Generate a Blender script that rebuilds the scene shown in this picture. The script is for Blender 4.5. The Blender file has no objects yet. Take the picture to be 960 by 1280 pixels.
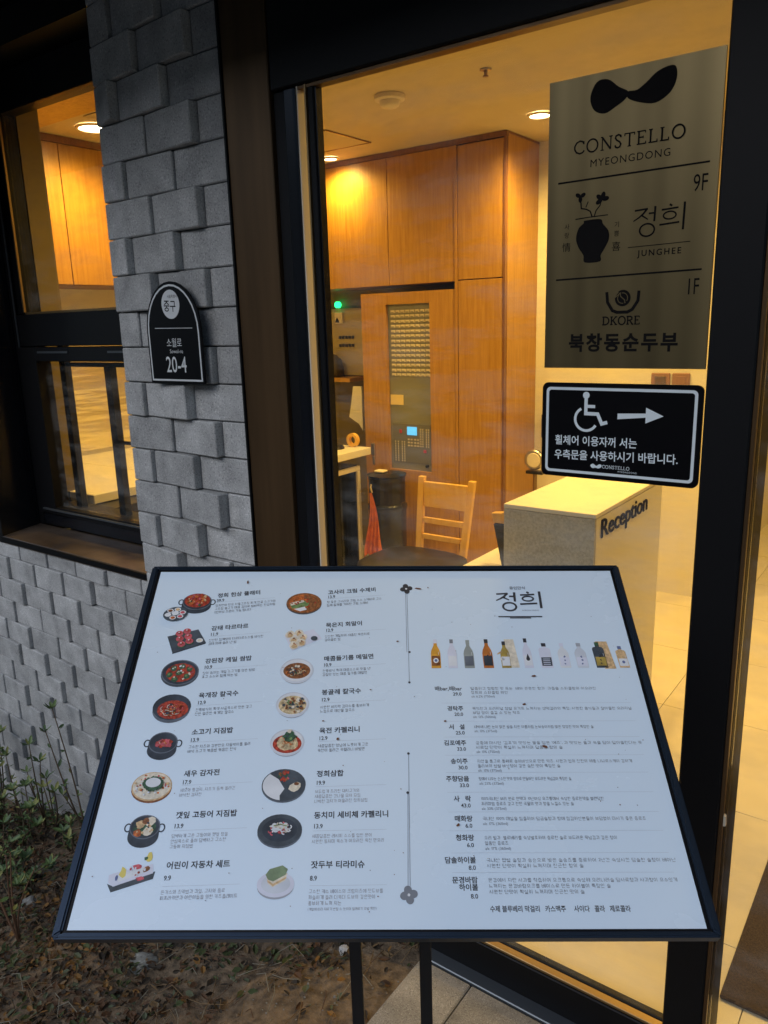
import bpy, bmesh, math, random
from mathutils import Vector, Matrix
random.seed(7)
D = bpy.data; S = bpy.context.scene; COL = S.collection
PI = math.pi; R = math.radians

# ------------------------------------------------------------------ camera, world, sun, exposure
cam = D.cameras.new('camera'); camo = D.objects.new('camera', cam); COL.objects.link(camo)
cam.sensor_fit = 'HORIZONTAL'; cam.sensor_width = 36; cam.lens = 36.1875
cam.clip_start = 0.02; cam.clip_end = 500
camo.matrix_world = Matrix(((0.808035, -0.116395, 0.577521, 0), (0.588397, 0.20847, -0.781236, -1.33),
                            (-0.029464, 0.971078, 0.236938, 1.5), (0, 0, 0, 1)))
S.camera = camo
SUN_EL, SUN_AZ = R(32), R(188)          # azimuth measured like the sky texture's rotation
w = D.worlds.new('World'); S.world = w; w.use_nodes = True
wn = w.node_tree; bg = wn.nodes['Background']
sky = wn.nodes.new('ShaderNodeTexSky'); sky.sky_type = 'NISHITA'; sky.sun_disc = False
sky.sun_elevation = SUN_EL; sky.sun_rotation = SUN_AZ; sky.air_density = 1.0; sky.dust_density = .8; sky.ozone_density = 2.6
wn.links.new(sky.outputs[0], bg.inputs[0]); bg.inputs[1].default_value = 0.085
sun = D.lights.new('sun', 'SUN'); sun.energy = 0.85; sun.angle = R(60); sun.color = (1, .985, .96)
suno = D.objects.new('sun', sun); COL.objects.link(suno)
sd = Vector((math.sin(SUN_AZ) * math.cos(SUN_EL), math.cos(SUN_AZ) * math.cos(SUN_EL), math.sin(SUN_EL)))
suno.rotation_euler = sd.to_track_quat('Z', 'Y').to_euler(); suno.location = (-2, -6, 8)
S.view_settings.view_transform = 'Standard'; S.view_settings.look = 'None'
S.view_settings.gamma = 1; S.view_settings.use_curve_mapping = False
S.view_settings.exposure = 1.0
LAMP_W = 39.0
WARM = (1.0, .64, .165)

# ------------------------------------------------------------------ materials
def mat(name, col, rough=.6, metal=0, spec=.5, coat=0, noise=None, bump=None, emit=None, trans=0, coat_rough=.05):
    """noise=(scale, amount, detail, stretch) varies the colour; bump=(scale, strength, stretch)"""
    m = D.materials.new(name); m.use_nodes = True; nt = m.node_tree; b = nt.nodes['Principled BSDF']
    b.inputs['Base Color'].default_value = (*col, 1); b.inputs['Roughness'].default_value = rough
    b.inputs['Metallic'].default_value = metal; b.inputs['Specular IOR Level'].default_value = spec
    b.inputs['Coat Weight'].default_value = coat; b.inputs['Coat Roughness'].default_value = coat_rough
    def noisetex(scale, detail, stretch):
        tc = nt.nodes.new('ShaderNodeTexCoord'); mp = nt.nodes.new('ShaderNodeMapping')
        mp.inputs['Scale'].default_value = stretch
        n = nt.nodes.new('ShaderNodeTexNoise'); n.inputs['Scale'].default_value = scale; n.inputs['Detail'].default_value = detail
        nt.links.new(tc.outputs['Object'], mp.inputs[0]); nt.links.new(mp.outputs[0], n.inputs['Vector'])
        return n
    if noise:
        sc, am, de, st = (list(noise) + [(1, 1, 1)])[:4]
        n = noisetex(sc, de, st); cr = nt.nodes.new('ShaderNodeValToRGB')
        cr.color_ramp.elements[0].position = .3; cr.color_ramp.elements[1].position = .7
        cr.color_ramp.elements[0].color = (*[max(0, c * (1 - am)) for c in col], 1)
        cr.color_ramp.elements[1].color = (*[min(1, c * (1 + am)) for c in col], 1)
        nt.links.new(n.outputs['Fac'], cr.inputs[0]); nt.links.new(cr.outputs[0], b.inputs['Base Color'])
    if bump:
        sc, sg, st = (list(bump) + [(1, 1, 1)])[:3]
        n = noisetex(sc, 4, st); bp = nt.nodes.new('ShaderNodeBump'); bp.inputs['Strength'].default_value = sg
        bp.inputs['Distance'].default_value = .004
        nt.links.new(n.outputs['Fac'], bp.inputs['Height']); nt.links.new(bp.outputs[0], b.inputs['Normal'])
    if emit:
        b.inputs['Emission Color'].default_value = (*emit[0], 1); b.inputs['Emission Strength'].default_value = emit[1]
    return m
def glass(name, tint=(.97, .98, .96), ior=1.45, rough=0.0, wave=None):
    m = D.materials.new(name); m.use_nodes = True; nt = m.node_tree; nt.nodes.clear()
    o = nt.nodes.new('ShaderNodeOutputMaterial'); mx = nt.nodes.new('ShaderNodeMixShader')
    t = nt.nodes.new('ShaderNodeBsdfTransparent'); t.inputs[0].default_value = (*tint, 1)
    g = nt.nodes.new('ShaderNodeBsdfGlossy'); g.inputs['Roughness'].default_value = rough
    f = nt.nodes.new('ShaderNodeFresnel'); ge = nt.nodes.new('ShaderNodeNewGeometry'); mr = nt.nodes.new('ShaderNodeMapRange')
    mr.inputs['To Min'].default_value = ior; mr.inputs['To Max'].default_value = 1 / ior      # same reflectance on both faces of the sheet
    nt.links.new(ge.outputs['Backfacing'], mr.inputs['Value']); nt.links.new(mr.outputs[0], f.inputs[0])
    nt.links.new(f.outputs[0], mx.inputs[0]); nt.links.new(t.outputs[0], mx.inputs[1]); nt.links.new(g.outputs[0], mx.inputs[2])
    df = nt.nodes.new('ShaderNodeBsdfDiffuse'); df.inputs[0].default_value = (.7, .72, .74, 1); m2 = nt.nodes.new('ShaderNodeMixShader')
    tc = nt.nodes.new('ShaderNodeTexCoord'); mp = nt.nodes.new('ShaderNodeMapping'); mp.inputs['Rotation'].default_value = (0, .6, 0); mp.inputs['Scale'].default_value = (2.2, 1, 9)
    nz = nt.nodes.new('ShaderNodeTexNoise'); nz.inputs['Scale'].default_value = 1.6; nz.inputs['Detail'].default_value = 7; nz.inputs['Roughness'].default_value = .65
    m3 = nt.nodes.new('ShaderNodeMapRange'); m3.inputs['From Min'].default_value = .45; m3.inputs['From Max'].default_value = .8; m3.inputs['To Min'].default_value = .004; m3.inputs['To Max'].default_value = .14
    nt.links.new(tc.outputs['Object'], mp.inputs[0]); nt.links.new(mp.outputs[0], nz.inputs['Vector']); nt.links.new(nz.outputs['Fac'], m3.inputs['Value'])
    nt.links.new(m3.outputs[0], m2.inputs[0]); nt.links.new(mx.outputs[0], m2.inputs[1]); nt.links.new(df.outputs[0], m2.inputs[2])
    nt.links.new(m2.outputs[0], o.inputs[0])
    if wave:
        n = nt.nodes.new('ShaderNodeTexNoise'); n.inputs['Scale'].default_value = wave
        bp = nt.nodes.new('ShaderNodeBump'); bp.inputs['Strength'].default_value = .3; bp.inputs['Distance'].default_value = .01
        nt.links.new(n.outputs['Fac'], bp.inputs['Height']); nt.links.new(bp.outputs[0], g.inputs['Normal'])
    return m
def concrete(name, base, speck, dark, scale=260):
    m = D.materials.new(name); m.use_nodes = True; nt = m.node_tree; b = nt.nodes['Principled BSDF']
    b.inputs['Roughness'].default_value = .9; b.inputs['Specular IOR Level'].default_value = .25
    tc = nt.nodes.new('ShaderNodeTexCoord'); oi = nt.nodes.new('ShaderNodeObjectInfo')
    ad = nt.nodes.new('ShaderNodeVectorMath'); ad.operation = 'ADD'
    ml = nt.nodes.new('ShaderNodeVectorMath'); ml.operation = 'SCALE'; ml.inputs['Scale'].default_value = 7
    nt.links.new(oi.outputs['Location'], ml.inputs[0]); nt.links.new(tc.outputs['Object'], ad.inputs[0]); nt.links.new(ml.outputs[0], ad.inputs[1])
    n1 = nt.nodes.new('ShaderNodeTexNoise'); n1.inputs['Scale'].default_value = scale; n1.inputs['Detail'].default_value = 3
    n2 = nt.nodes.new('ShaderNodeTexNoise'); n2.inputs['Scale'].default_value = 14; n2.inputs['Detail'].default_value = 6
    for n in (n1, n2): nt.links.new(ad.outputs[0], n.inputs['Vector'])
    c1 = nt.nodes.new('ShaderNodeValToRGB'); e = c1.color_ramp.elements
    e[0].position = .33; e[0].color = (*dark, 1); e[1].position = .68; e[1].color = (*speck, 1)
    x = c1.color_ramp.elements.new(.45); x.color = (*base, 1); x = c1.color_ramp.elements.new(.6); x.color = (*base, 1)
    mr = nt.nodes.new('ShaderNodeMapRange'); mr.inputs['To Min'].default_value = .72; mr.inputs['To Max'].default_value = 1.22
    mr.inputs['From Min'].default_value = .25; mr.inputs['From Max'].default_value = .75
    rr = nt.nodes.new('ShaderNodeMapRange'); rr.inputs['To Min'].default_value = .80; rr.inputs['To Max'].default_value = 1.12
    nt.links.new(oi.outputs['Random'], rr.inputs['Value'])
    mm = nt.nodes.new('ShaderNodeMath'); mm.operation = 'MULTIPLY'
    nt.links.new(n1.outputs['Fac'], c1.inputs[0]); nt.links.new(n2.outputs['Fac'], mr.inputs['Value'])
    nt.links.new(mr.outputs[0], mm.inputs[0]); nt.links.new(rr.outputs[0], mm.inputs[1])
    hs = nt.nodes.new('ShaderNodeHueSaturation'); nt.links.new(c1.outputs[0], hs.inputs['Color']); nt.links.new(mm.outputs[0], hs.inputs['Value'])
    nt.links.new(hs.outputs[0], b.inputs['Base Color'])
    bp = nt.nodes.new('ShaderNodeBump'); bp.inputs['Strength'].default_value = .5; bp.inputs['Distance'].default_value = .002
    nt.links.new(n1.outputs['Fac'], bp.inputs['Height']); nt.links.new(bp.outputs[0], b.inputs['Normal'])
    return m
def wood(name, c0, c1, grain=(22, 22, 1.3), rough=.42, coat=.15):
    m = D.materials.new(name); m.use_nodes = True; nt = m.node_tree; b = nt.nodes['Principled BSDF']
    b.inputs['Roughness'].default_value = rough; b.inputs['Coat Weight'].default_value = coat; b.inputs['Coat Roughness'].default_value = .25
    tc = nt.nodes.new('ShaderNodeTexCoord'); oi = nt.nodes.new('ShaderNodeObjectInfo')
    ml = nt.nodes.new('ShaderNodeMath'); ml.operation = 'MULTIPLY'; ml.inputs[1].default_value = 9
    nt.links.new(oi.outputs['Random'], ml.inputs[0])
    ad = nt.nodes.new('ShaderNodeVectorMath'); nt.links.new(tc.outputs['Object'], ad.inputs[0]); nt.links.new(ml.outputs[0], ad.inputs[1])
    mp = nt.nodes.new('ShaderNodeMapping'); mp.inputs['Scale'].default_value = grain; nt.links.new(ad.outputs[0], mp.inputs[0])
    n = nt.nodes.new('ShaderNodeTexNoise'); n.inputs['Scale'].default_value = 3.5; n.inputs['Detail'].default_value = 8; n.inputs['Distortion'].default_value = .6
    nt.links.new(mp.outputs[0], n.inputs['Vector'])
    cr = nt.nodes.new('ShaderNodeValToRGB'); cr.color_ramp.elements[0].position = .3; cr.color_ramp.elements[1].position = .72
    cr.color_ramp.elements[0].color = (*c0, 1); cr.color_ramp.elements[1].color = (*c1, 1)
    nt.links.new(n.outputs['Fac'], cr.inputs[0]); nt.links.new(cr.outputs[0], b.inputs['Base Color'])
    return m

M = {}
M['brick'] = concrete('brick_concrete', (.44, .445, .44), (.64, .64, .63), (.27, .275, .275))
M['mortar'] = concrete('brick_backing', (.26, .26, .26), (.32, .32, .32), (.2, .2, .2))
M['slab'] = concrete('paving_concrete', (.26, .245, .22), (.4, .39, .36), (.14, .13, .12), 420)
M['asphalt'] = concrete('asphalt', (.05, .05, .052), (.09, .09, .09), (.03, .03, .03), 160)
M['black'] = mat('black_painted_metal', (.004, .0042, .0052), .48, .0, .22, bump=(60, .05))
M['black_gloss'] = mat('black_gloss_metal', (.008, .009, .012), .22, .2, .5)
M['jamb'] = mat('bronze_brown_panel', (.13, .075, .034), .36, .7, noise=(3, .25, 3, (6, 6, .5)))
M['sill'] = mat('brown_sill_metal', (.17, .13, .10), .28, .6, noise=(5, .4, 5, (1, 2, 1)), bump=(9, .5, (1, 1, 1)))
M['grey_edge'] = mat('worn_grey_metal_edge', (.12, .135, .15), .35, .6)
M['brass'] = mat('dull_brass_edge', (.30, .20, .09), .38, .8)
M['glass'] = glass('clear_glass')
M['glass_dim'] = glass('window_glass', (.93, .93, .9), 1.5)
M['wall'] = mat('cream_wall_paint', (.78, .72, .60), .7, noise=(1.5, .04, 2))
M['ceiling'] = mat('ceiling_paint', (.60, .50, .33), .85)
M['tile'] = mat('cream_floor_tile', (.66, .59, .47), .28, noise=(5, .06, 5))
M['grout'] = mat('tile_grout', (.35, .29, .2), .8)
M['desk'] = mat('cream_solid_surface', (.80, .74, .60), .35, noise=(2, .03, 2))
M['desk_front'] = mat('grey_stone_panel', (.50, .46, .37), .6, noise=(140, .18, 3))
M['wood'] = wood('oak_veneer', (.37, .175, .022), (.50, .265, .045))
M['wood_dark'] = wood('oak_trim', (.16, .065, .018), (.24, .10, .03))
M['chairwood'] = wood('beech_chair_wood', (.70, .38, .07), (.80, .48, .12), (10, 10, 2))
M['leather'] = mat('black_seat_leather', (.02, .016, .012), .38)
M['panelgrey'] = mat('grey_panel_steel', (.23, .23, .20), .5)
M['ivory'] = mat('ivory_plastic', (.75, .66, .50), .5)
M['yellow'] = mat('pale_yellow_paper', (.80, .62, .28), .7)
M['lcd'] = mat('blue_screen', (.05, .2, .35), .4, emit=((.10, .45, .75), .75))
M['led'] = mat('green_lamp', (.02, .5, .2), .3, emit=((.02, 1, .25), 1.6))
M['downlight'] = mat('lamp_diffuser', (1, .9, .7), .5, emit=((1, .80, .48), 8))
M['red'] = mat('red_plastic', (.5, .03, .02), .4)
M['darkplastic'] = mat('black_plastic', (.012, .011, .010), .35)
M['bag'] = mat('black_bin_bag', (.02, .02, .022), .22, bump=(30, 1.0))
M['steel'] = mat('brushed_steel', (.55, .5, .42), .3, .9)
M['wavy'] = mat('wavy_cream_sheet', (.88, .80, .62), .24, .55, bump=(1.3, 1.0, (.5, .5, 4.5)))
M['wavy'].node_tree.nodes['Bump'].inputs['Distance'].default_value = .05
M['orange'] = mat('orange_cloth', (.55, .13, .03), .85, noise=(30, .25, 4))
M['mat'] = mat('dark_brown_carpet', (.045, .027, .016), .95, noise=(200, .5, 4), bump=(300, .8))
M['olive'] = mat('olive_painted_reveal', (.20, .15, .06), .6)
M['white_sign'] = mat('reflective_white_film', (.72, .80, .84), .5)
M['black_sign'] = mat('black_sign_face', (.002, .002, .003), .35, spec=.2)
M['print_white'] = mat('white_plate_print', (.62, .65, .66), .5)
M['ink'] = mat('black_ink', (.006, .005, .005), .8, spec=.15)
M['frame'] = mat('dark_blue_black_aluminium', (.035, .052, .078), .28, .6)
M['pole'] = mat('black_powder_coat', (.006, .006, .007), .4)
M['rust'] = mat('rust_fleck', (.15, .06, .03), .9)

# ------------------------------------------------------------------ mesh helpers
class MB:
    def __init__(s): s.v = []; s.f = []; s.m = []
    def add(s, vs, fs, mi=0):
        n = len(s.v); s.v += [tuple(p) for p in vs]; s.f += [tuple(i + n for i in f) for f in fs]; s.m += [mi] * len(fs); return s
    def box(s, x0, x1, y0, y1, z0, z1, mi=0):
        x0, x1 = sorted((x0, x1)); y0, y1 = sorted((y0, y1)); z0, z1 = sorted((z0, z1))
        return s.add([(x0, y0, z0), (x1, y0, z0), (x1, y1, z0), (x0, y1, z0), (x0, y0, z1), (x1, y0, z1), (x1, y1, z1), (x0, y1, z1)],
                     [(0, 3, 2, 1), (4, 5, 6, 7), (0, 1, 5, 4), (1, 2, 6, 5), (2, 3, 7, 6), (3, 0, 4, 7)], mi)
    def prism(s, pts, a, b, axis='y', mi=0):
        """outline extruded between a and b along an axis; pts are the other two coordinates"""
        def P(p, t): return {'y': (p[0], t, p[1]), 'z': (p[0], p[1], t), 'x': (t, p[0], p[1])}[axis]
        n = len(pts); vs = [P(p, a) for p in pts] + [P(p, b) for p in pts]
        return s.add(vs, [tuple(range(n)), tuple(range(2 * n - 1, n - 1, -1))] + [(i, i + n, (i + 1) % n + n, (i + 1) % n) for i in range(n)], mi)
    def tube(s, pts, r, seg=8, mi=0, r1=None, cap=True):
        pts = [Vector(p) for p in pts]; n = len(pts); vs = []; fs = []; prev = None
        for i, p in enumerate(pts):
            d = (pts[min(i + 1, n - 1)] - pts[max(i - 1, 0)]).normalized()
            a = d.cross(Vector((0, 0, 1)) if abs(d.z) < .9 else Vector((1, 0, 0))) if prev is None else prev - d * prev.dot(d)
            a.normalize(); prev = a; b = d.cross(a); rr = r if r1 is None else r + (r1 - r) * i / max(1, n - 1)
            vs += [p + (a * math.cos(2 * PI * k / seg) + b * math.sin(2 * PI * k / seg)) * rr for k in range(seg)]
        for i in range(n - 1):
            fs += [(i * seg + k, i * seg + (k + 1) % seg, (i + 1) * seg + (k + 1) % seg, (i + 1) * seg + k) for k in range(seg)]
        if cap: fs += [tuple(range(seg - 1, -1, -1)), tuple((n - 1) * seg + k for k in range(seg))]
        return s.add(vs, fs, mi)
    def lathe(s, prof, c=(0, 0, 0), seg=24, mi=0):
        vs = []; fs = []; n = len(prof)
        for r, z in prof: vs += [(c[0] + r * math.cos(2 * PI * k / seg), c[1] + r * math.sin(2 * PI * k / seg), c[2] + z) for k in range(seg)]
        for i in range(n - 1): fs += [(i * seg + k, i * seg + (k + 1) % seg, (i + 1) * seg + (k + 1) % seg, (i + 1) * seg + k) for k in range(seg)]
        return s.add(vs, fs, mi)
    def mesh(s, name, mats):
        me = D.meshes.new(name); me.from_pydata(s.v, [], s.f); me.polygons.foreach_set('material_index', s.m)
        for m in (mats if isinstance(mats, (list, tuple)) else [mats]): me.materials.append(M[m] if isinstance(m, str) else m)
        me.update(); return me
def finish(me, bevel=0, smooth=False, seg=1, fix=True):
    bm = bmesh.new(); bm.from_mesh(me)
    if fix: bmesh.ops.recalc_face_normals(bm, faces=bm.faces)
    if bevel: bmesh.ops.bevel(bm, geom=[e for e in bm.edges], offset=bevel, segments=seg, affect='EDGES', clamp_overlap=True)
    bm.to_mesh(me); bm.free()
    if smooth:
        for p in me.polygons: p.use_smooth = True
def link(name, me, parent=None, loc=(0, 0, 0), rot=(0, 0, 0)):
    o = D.objects.new(name, me); COL.objects.link(o); o.location = loc; o.rotation_euler = rot
    if parent: o.parent = parent
    return o
def part(name, mb, mats, parent=None, bevel=0, smooth=False, loc=None, seg=1, fix=True, label=None):
    """mb vertices in the parent's space; the new object's origin is moved to the middle of its shape"""
    if not mb.v: return None
    xs = list(zip(*mb.v)); c = Vector([(min(a) + max(a)) / 2 for a in xs]) if loc is None else Vector(loc)
    mb.v = [tuple(Vector(p) - c) for p in mb.v]
    me = mb.mesh(name, mats); finish(me, bevel, smooth, seg, fix)
    o = link(name, me, parent, c)
    if label: o['label'] = label
    return o
def tag(o, label, cat, group=None):
    o['label'] = label; o['category'] = cat
    if group: o['group'] = group
    return o
def thing(name, label, cat, loc=(0, 0, 0), group=None):
    return tag(link(name, None, None, loc), label, cat, group)
def struct(name, mb, mats, **k):
    o = part(name, mb, mats, **k); o['kind'] = 'structure'; return o
def bx(*a): return MB().box(*a)
class LB(MB):
    """mesh builder whose input is world space but shifted to a thing's origin"""
    def __init__(s, o): super().__init__(); s.o = Vector(o.location)
    def add(s, vs, fs, mi=0): return super().add([Vector(p) - s.o for p in vs], fs, mi)

# ------------------------------------------------------------------ lettering: font outlines and hand-drawn strokes
FONT_C = D.curves.new('lettering', 'FONT'); FONT_O = D.objects.new('lettering', FONT_C); COL.objects.link(FONT_O)
def text_mesh(body, size, bold=0, align='LEFT', xs=1.0, space=1.0, res=3):
    c = FONT_C; c.body = body; c.size = size; c.offset = bold; c.align_x = align; c.align_y = 'CENTER'
    c.resolution_u = res; c.space_character = space
    m = D.meshes.new_from_object(FONT_O)
    vs = [(v.co.x * xs, v.co.y, 0) for v in m.vertices]; fs = [tuple(p.vertices) for p in m.polygons]; D.meshes.remove(m)
    return vs, fs
# small print: Korean syllables composed from strokes, other characters from the font
RG = [(.5 + .5 * math.cos(a * PI / 5), .5 + .5 * math.sin(a * PI / 5)) for a in range(11)]
JC = {'ㄱ': [[(0, 1), (1, 1), (.85, 0)]], 'ㄴ': [[(0, 1), (0, 0), (1, 0)]], 'ㄷ': [[(1, 1), (0, 1), (0, 0), (1, 0)]], 'ㄹ': [[(0, 1), (1, 1), (1, .5), (0, .5), (0, 0), (1, 0)]],
      'ㅁ': [[(0, 1), (1, 1), (1, 0), (0, 0), (0, 1)]], 'ㅂ': [[(0, 1), (0, 0), (1, 0), (1, 1)], [(0, .5), (1, .5)]], 'ㅅ': [[(.5, 1), (0, 0)], [(.5, .65), (1, 0)]], 'ㅇ': [RG],
      'ㅈ': [[(0, 1), (1, 1)], [(.55, 1), (0, 0)], [(.5, .6), (1, 0)]], 'ㅊ': [[(.3, 1.1), (.7, 1.1)], [(0, .85), (1, .85)], [(.5, .85), (0, 0)], [(.5, .5), (1, 0)]], 'ㅋ': [[(0, 1), (1, 1), (.85, 0)], [(0, .5), (.9, .5)]],
      'ㅌ': [[(1, 1), (0, 1), (0, 0), (1, 0)], [(0, .5), (1, .5)]], 'ㅍ': [[(0, 1), (1, 1)], [(0, 0), (1, 0)], [(.3, 1), (.3, 0)], [(.7, 1), (.7, 0)]],
      'ㅎ': [[(.3, 1.1), (.7, 1.1)], [(0, .8), (1, .8)], [(x * .7 + .15, y * .6) for x, y in RG]]}
for k_, v_ in (('ㄲ', 'ㄱㄱ'), ('ㄸ', 'ㄷㄷ'), ('ㅃ', 'ㅂㅂ'), ('ㅆ', 'ㅅㅅ'), ('ㅉ', 'ㅈㅈ'), ('ㄳ', 'ㄱㅅ'), ('ㄵ', 'ㄴㅈ'), ('ㄶ', 'ㄴㅎ'), ('ㄺ', 'ㄹㄱ'), ('ㄻ', 'ㄹㅁ'), ('ㄼ', 'ㄹㅂ'), ('ㅀ', 'ㄹㅎ'), ('ㅄ', 'ㅂㅅ'), ('ㄾ', 'ㄹㅌ'), ('ㄿ', 'ㄹㅍ'), ('ㄽ', 'ㄹㅅ')):
    JC[k_] = [[(x * .44 + .56 * i, y) for x, y in st] for i in (0, 1) for st in JC[v_[i]]]
CHO = 'ㄱㄲㄴㄷㄸㄹㅁㅂㅃㅅㅆㅇㅈㅉㅊㅋㅌㅍㅎ'; JONG = ' ㄱㄲㄳㄴㄵㄶㄷㄹㄺㄻㄼㄽㄾㄿㅀㅁㅂㅄㅅㅆㅇㅈㅊㅋㅌㅍㅎ'
JV = [('v', 'r'), ('v', 'rb'), ('v', 'rr'), ('v', 'rrb'), ('v', 'l'), ('v', 'lb'), ('v', 'll'), ('v', 'llb'), ('h', 'u'), ('c', 'ur'), ('c', 'urb'), ('c', 'u'), ('h', 'uu'), ('h', 'd'), ('c', 'dl'), ('c', 'dlb'), ('c', 'd'), ('h', 'dd'), ('h', ''), ('c', ''), ('v', '')]
HCACHE = {}
def hangul(ch):
    if ch in HCACHE: return HCACHE[ch]
    i = ord(ch) - 0xAC00; L, V, T = CHO[i // 588], JV[i % 588 // 28], JONG[i % 28]; t = T != ' '; y0 = .40 if t else .06; out = []
    def put(st, x0, y0_, x1, y1): out.extend([[(x0 + p[0] * (x1 - x0), y0_ + p[1] * (y1 - y0_)) for p in q] for q in st])
    kind, ar = V
    if kind == 'v': put(JC[L], .06, y0 + .08, .52, .92)
    elif kind == 'h': put(JC[L], .18, y0 + (.24 if t else .34), .82, .94)
    else: put(JC[L], .10, y0 + (.24 if t else .34), .58, .94)
    if kind in 'hc':
        x0, x1 = (.04, .96) if kind == 'h' else (.04, .66); yh = y0 + (.08 if t else .12); out.append([(x0, yh), (x1, yh)]); xm = (x0 + x1) / 2
        for q in range(ar.count('u')): x = xm + (q - (ar.count('u') - 1) / 2) * .24; out.append([(x, yh), (x, yh + .16)])
        for q in range(ar.count('d')): x = xm + (q - (ar.count('d') - 1) / 2) * .24; out.append([(x, yh), (x, yh - .13)])
    if kind in 'vc':
        xv = .76 if 'b' in ar else .82; out.append([(xv, y0 - (0 if t else .04)), (xv, 1.0)]); ym = y0 + (1 - y0) * .52
        if 'b' in ar: out.append([(.95, y0 - (0 if t else .04)), (.95, 1.0)])
        for q in range(ar.count('r')): y = ym + (q - (ar.count('r') - 1) / 2) * .18; out.append([(xv, y), (xv + .16, y)])
        for q in range(ar.count('l')): y = ym + (q - (ar.count('l') - 1) / 2) * .18; out.append([(xv - .17, y), (xv, y)])
    if t: put(JC[T], .22, .0, .86, .26)
    HCACHE[ch] = out; return out
def small_print(pr, s_, x, y, size, mi, rot=0, xs=1.0, wd=.085, measure=False):
    cx = 0; z0 = pr.z; k = 0; cr, sr = math.cos(rot), math.sin(rot)
    for ch in s_:
        if '가' <= ch <= '힣':
            if not measure:
                for st in hangul(ch):
                    P = [((cx + q[0] * size * .82) * xs, (q[1] - .5) * size * .86) for q in st]
                    pr.z = z0 + (k % 5) * .00002; k += 1
                    pr.stroke([(x + a * cr - b * sr, y + a * sr + b * cr) for a, b in P], size * wd, mi)
            cx += size * .92
        elif ch == ' ': cx += size * .30
        else:
            vs, fs = HCACHE.setdefault(ch, text_mesh(ch, 1.0)); w_ = (max(v[0] for v in vs) + .06) if vs else .3
            if not measure and vs: pr.mb.add([(x + (cx + v[0] * size) * xs * cr - v[1] * size * sr, y + (cx + v[0] * size) * xs * sr + v[1] * size * cr, z0) for v in vs], fs, mi)
            cx += size * w_
    pr.z = z0 + .0001
    return cx * xs
class Print:
    """flat shapes in a (u, v) plane, each laid a hair above the one before"""
    def __init__(s, z=0.0, dz=0.00003): s.mb = MB(); s.z = z; s.dz = dz
    def poly(s, pts, mi=0):
        s.mb.add([(p[0], p[1], s.z) for p in pts], [tuple(range(len(pts)))], mi); s.z += s.dz
    def ell(s, cx, cy, rx, ry=None, mi=0, n=28, rot=0, a0=0, a1=2 * PI):
        ry = rx if ry is None else ry; k = n if abs(a1 - a0) > 6.2 else n + 1
        p = []
        for i in range(k):
            a = a0 + (a1 - a0) * i / n; x, y = rx * math.cos(a), ry * math.sin(a)
            p.append((cx + x * math.cos(rot) - y * math.sin(rot), cy + x * math.sin(rot) + y * math.cos(rot)))
        s.poly(p, mi)
    def ring(s, cx, cy, rx, ry, wd, mi=0, a0=0, a1=2 * PI, n=28, rot=0):
        s.stroke([(cx + rx * math.cos(a0 + (a1 - a0) * i / n) * math.cos(rot) - ry * math.sin(a0 + (a1 - a0) * i / n) * math.sin(rot),
                   cy + rx * math.cos(a0 + (a1 - a0) * i / n) * math.sin(rot) + ry * math.sin(a0 + (a1 - a0) * i / n) * math.cos(rot)) for i in range(n + 1)], wd, mi)
    def stroke(s, pts, wd, mi=0, taper=None):
        P = [Vector(p) for p in pts]; n = len(P); L = []; Rr = []
        for i, p in enumerate(P):
            a = (P[i] - P[i - 1]).normalized() if i else None; b = (P[i + 1] - P[i]).normalized() if i < n - 1 else None
            if i == 0 and (P[0] - P[-1]).length < 1e-7: a = (P[-1] - P[-2]).normalized()
            if i == n - 1 and (P[0] - P[-1]).length < 1e-7: b = (P[1] - P[0]).normalized()
            d = ((a or b) + (b or a)).normalized(); k = 1 / max(.5, d.dot(a or b)); nn = Vector((-d.y, d.x))
            ww = wd if taper is None else wd + (taper - wd) * i / (n - 1)
            L.append(p + nn * ww / 2 * k); Rr.append(p - nn * ww / 2 * k)
        s.mb.add([(q.x, q.y, s.z) for q in L + Rr], [(i, i + 1, n + i + 1, n + i) for i in range(n - 1)], mi); s.z += s.dz
    def blob(s, cx, cy, r, mi=0, n=9, j=.3, ry=None, rot=0):
        ry = r if ry is None else ry; p = []
        for i in range(n):
            a = 2 * PI * i / n; q = 1 + random.uniform(-j, j); x, y = r * q * math.cos(a), ry * q * math.sin(a)
            p.append((cx + x * math.cos(rot) - y * math.sin(rot), cy + x * math.sin(rot) + y * math.cos(rot)))
        s.poly(p, mi)
    def text(s, body, x, y, size, mi=0, rot=0, **k):
        vs, fs = text_mesh(body, size, **k); c, q = math.cos(rot), math.sin(rot)
        s.mb.add([(x + v[0] * c - v[1] * q, y + v[0] * q + v[1] * c, s.z) for v in vs], fs, mi); s.z += s.dz
    def put(s, name, mats, parent, mtx=None, fix=False, label=None):
        if not s.mb.v: return None
        if mtx is not None: s.mb.v = [tuple(mtx @ Vector(p)) for p in s.mb.v]
        return part(name, s.mb, mats, parent, fix=fix, label=label)
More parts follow.
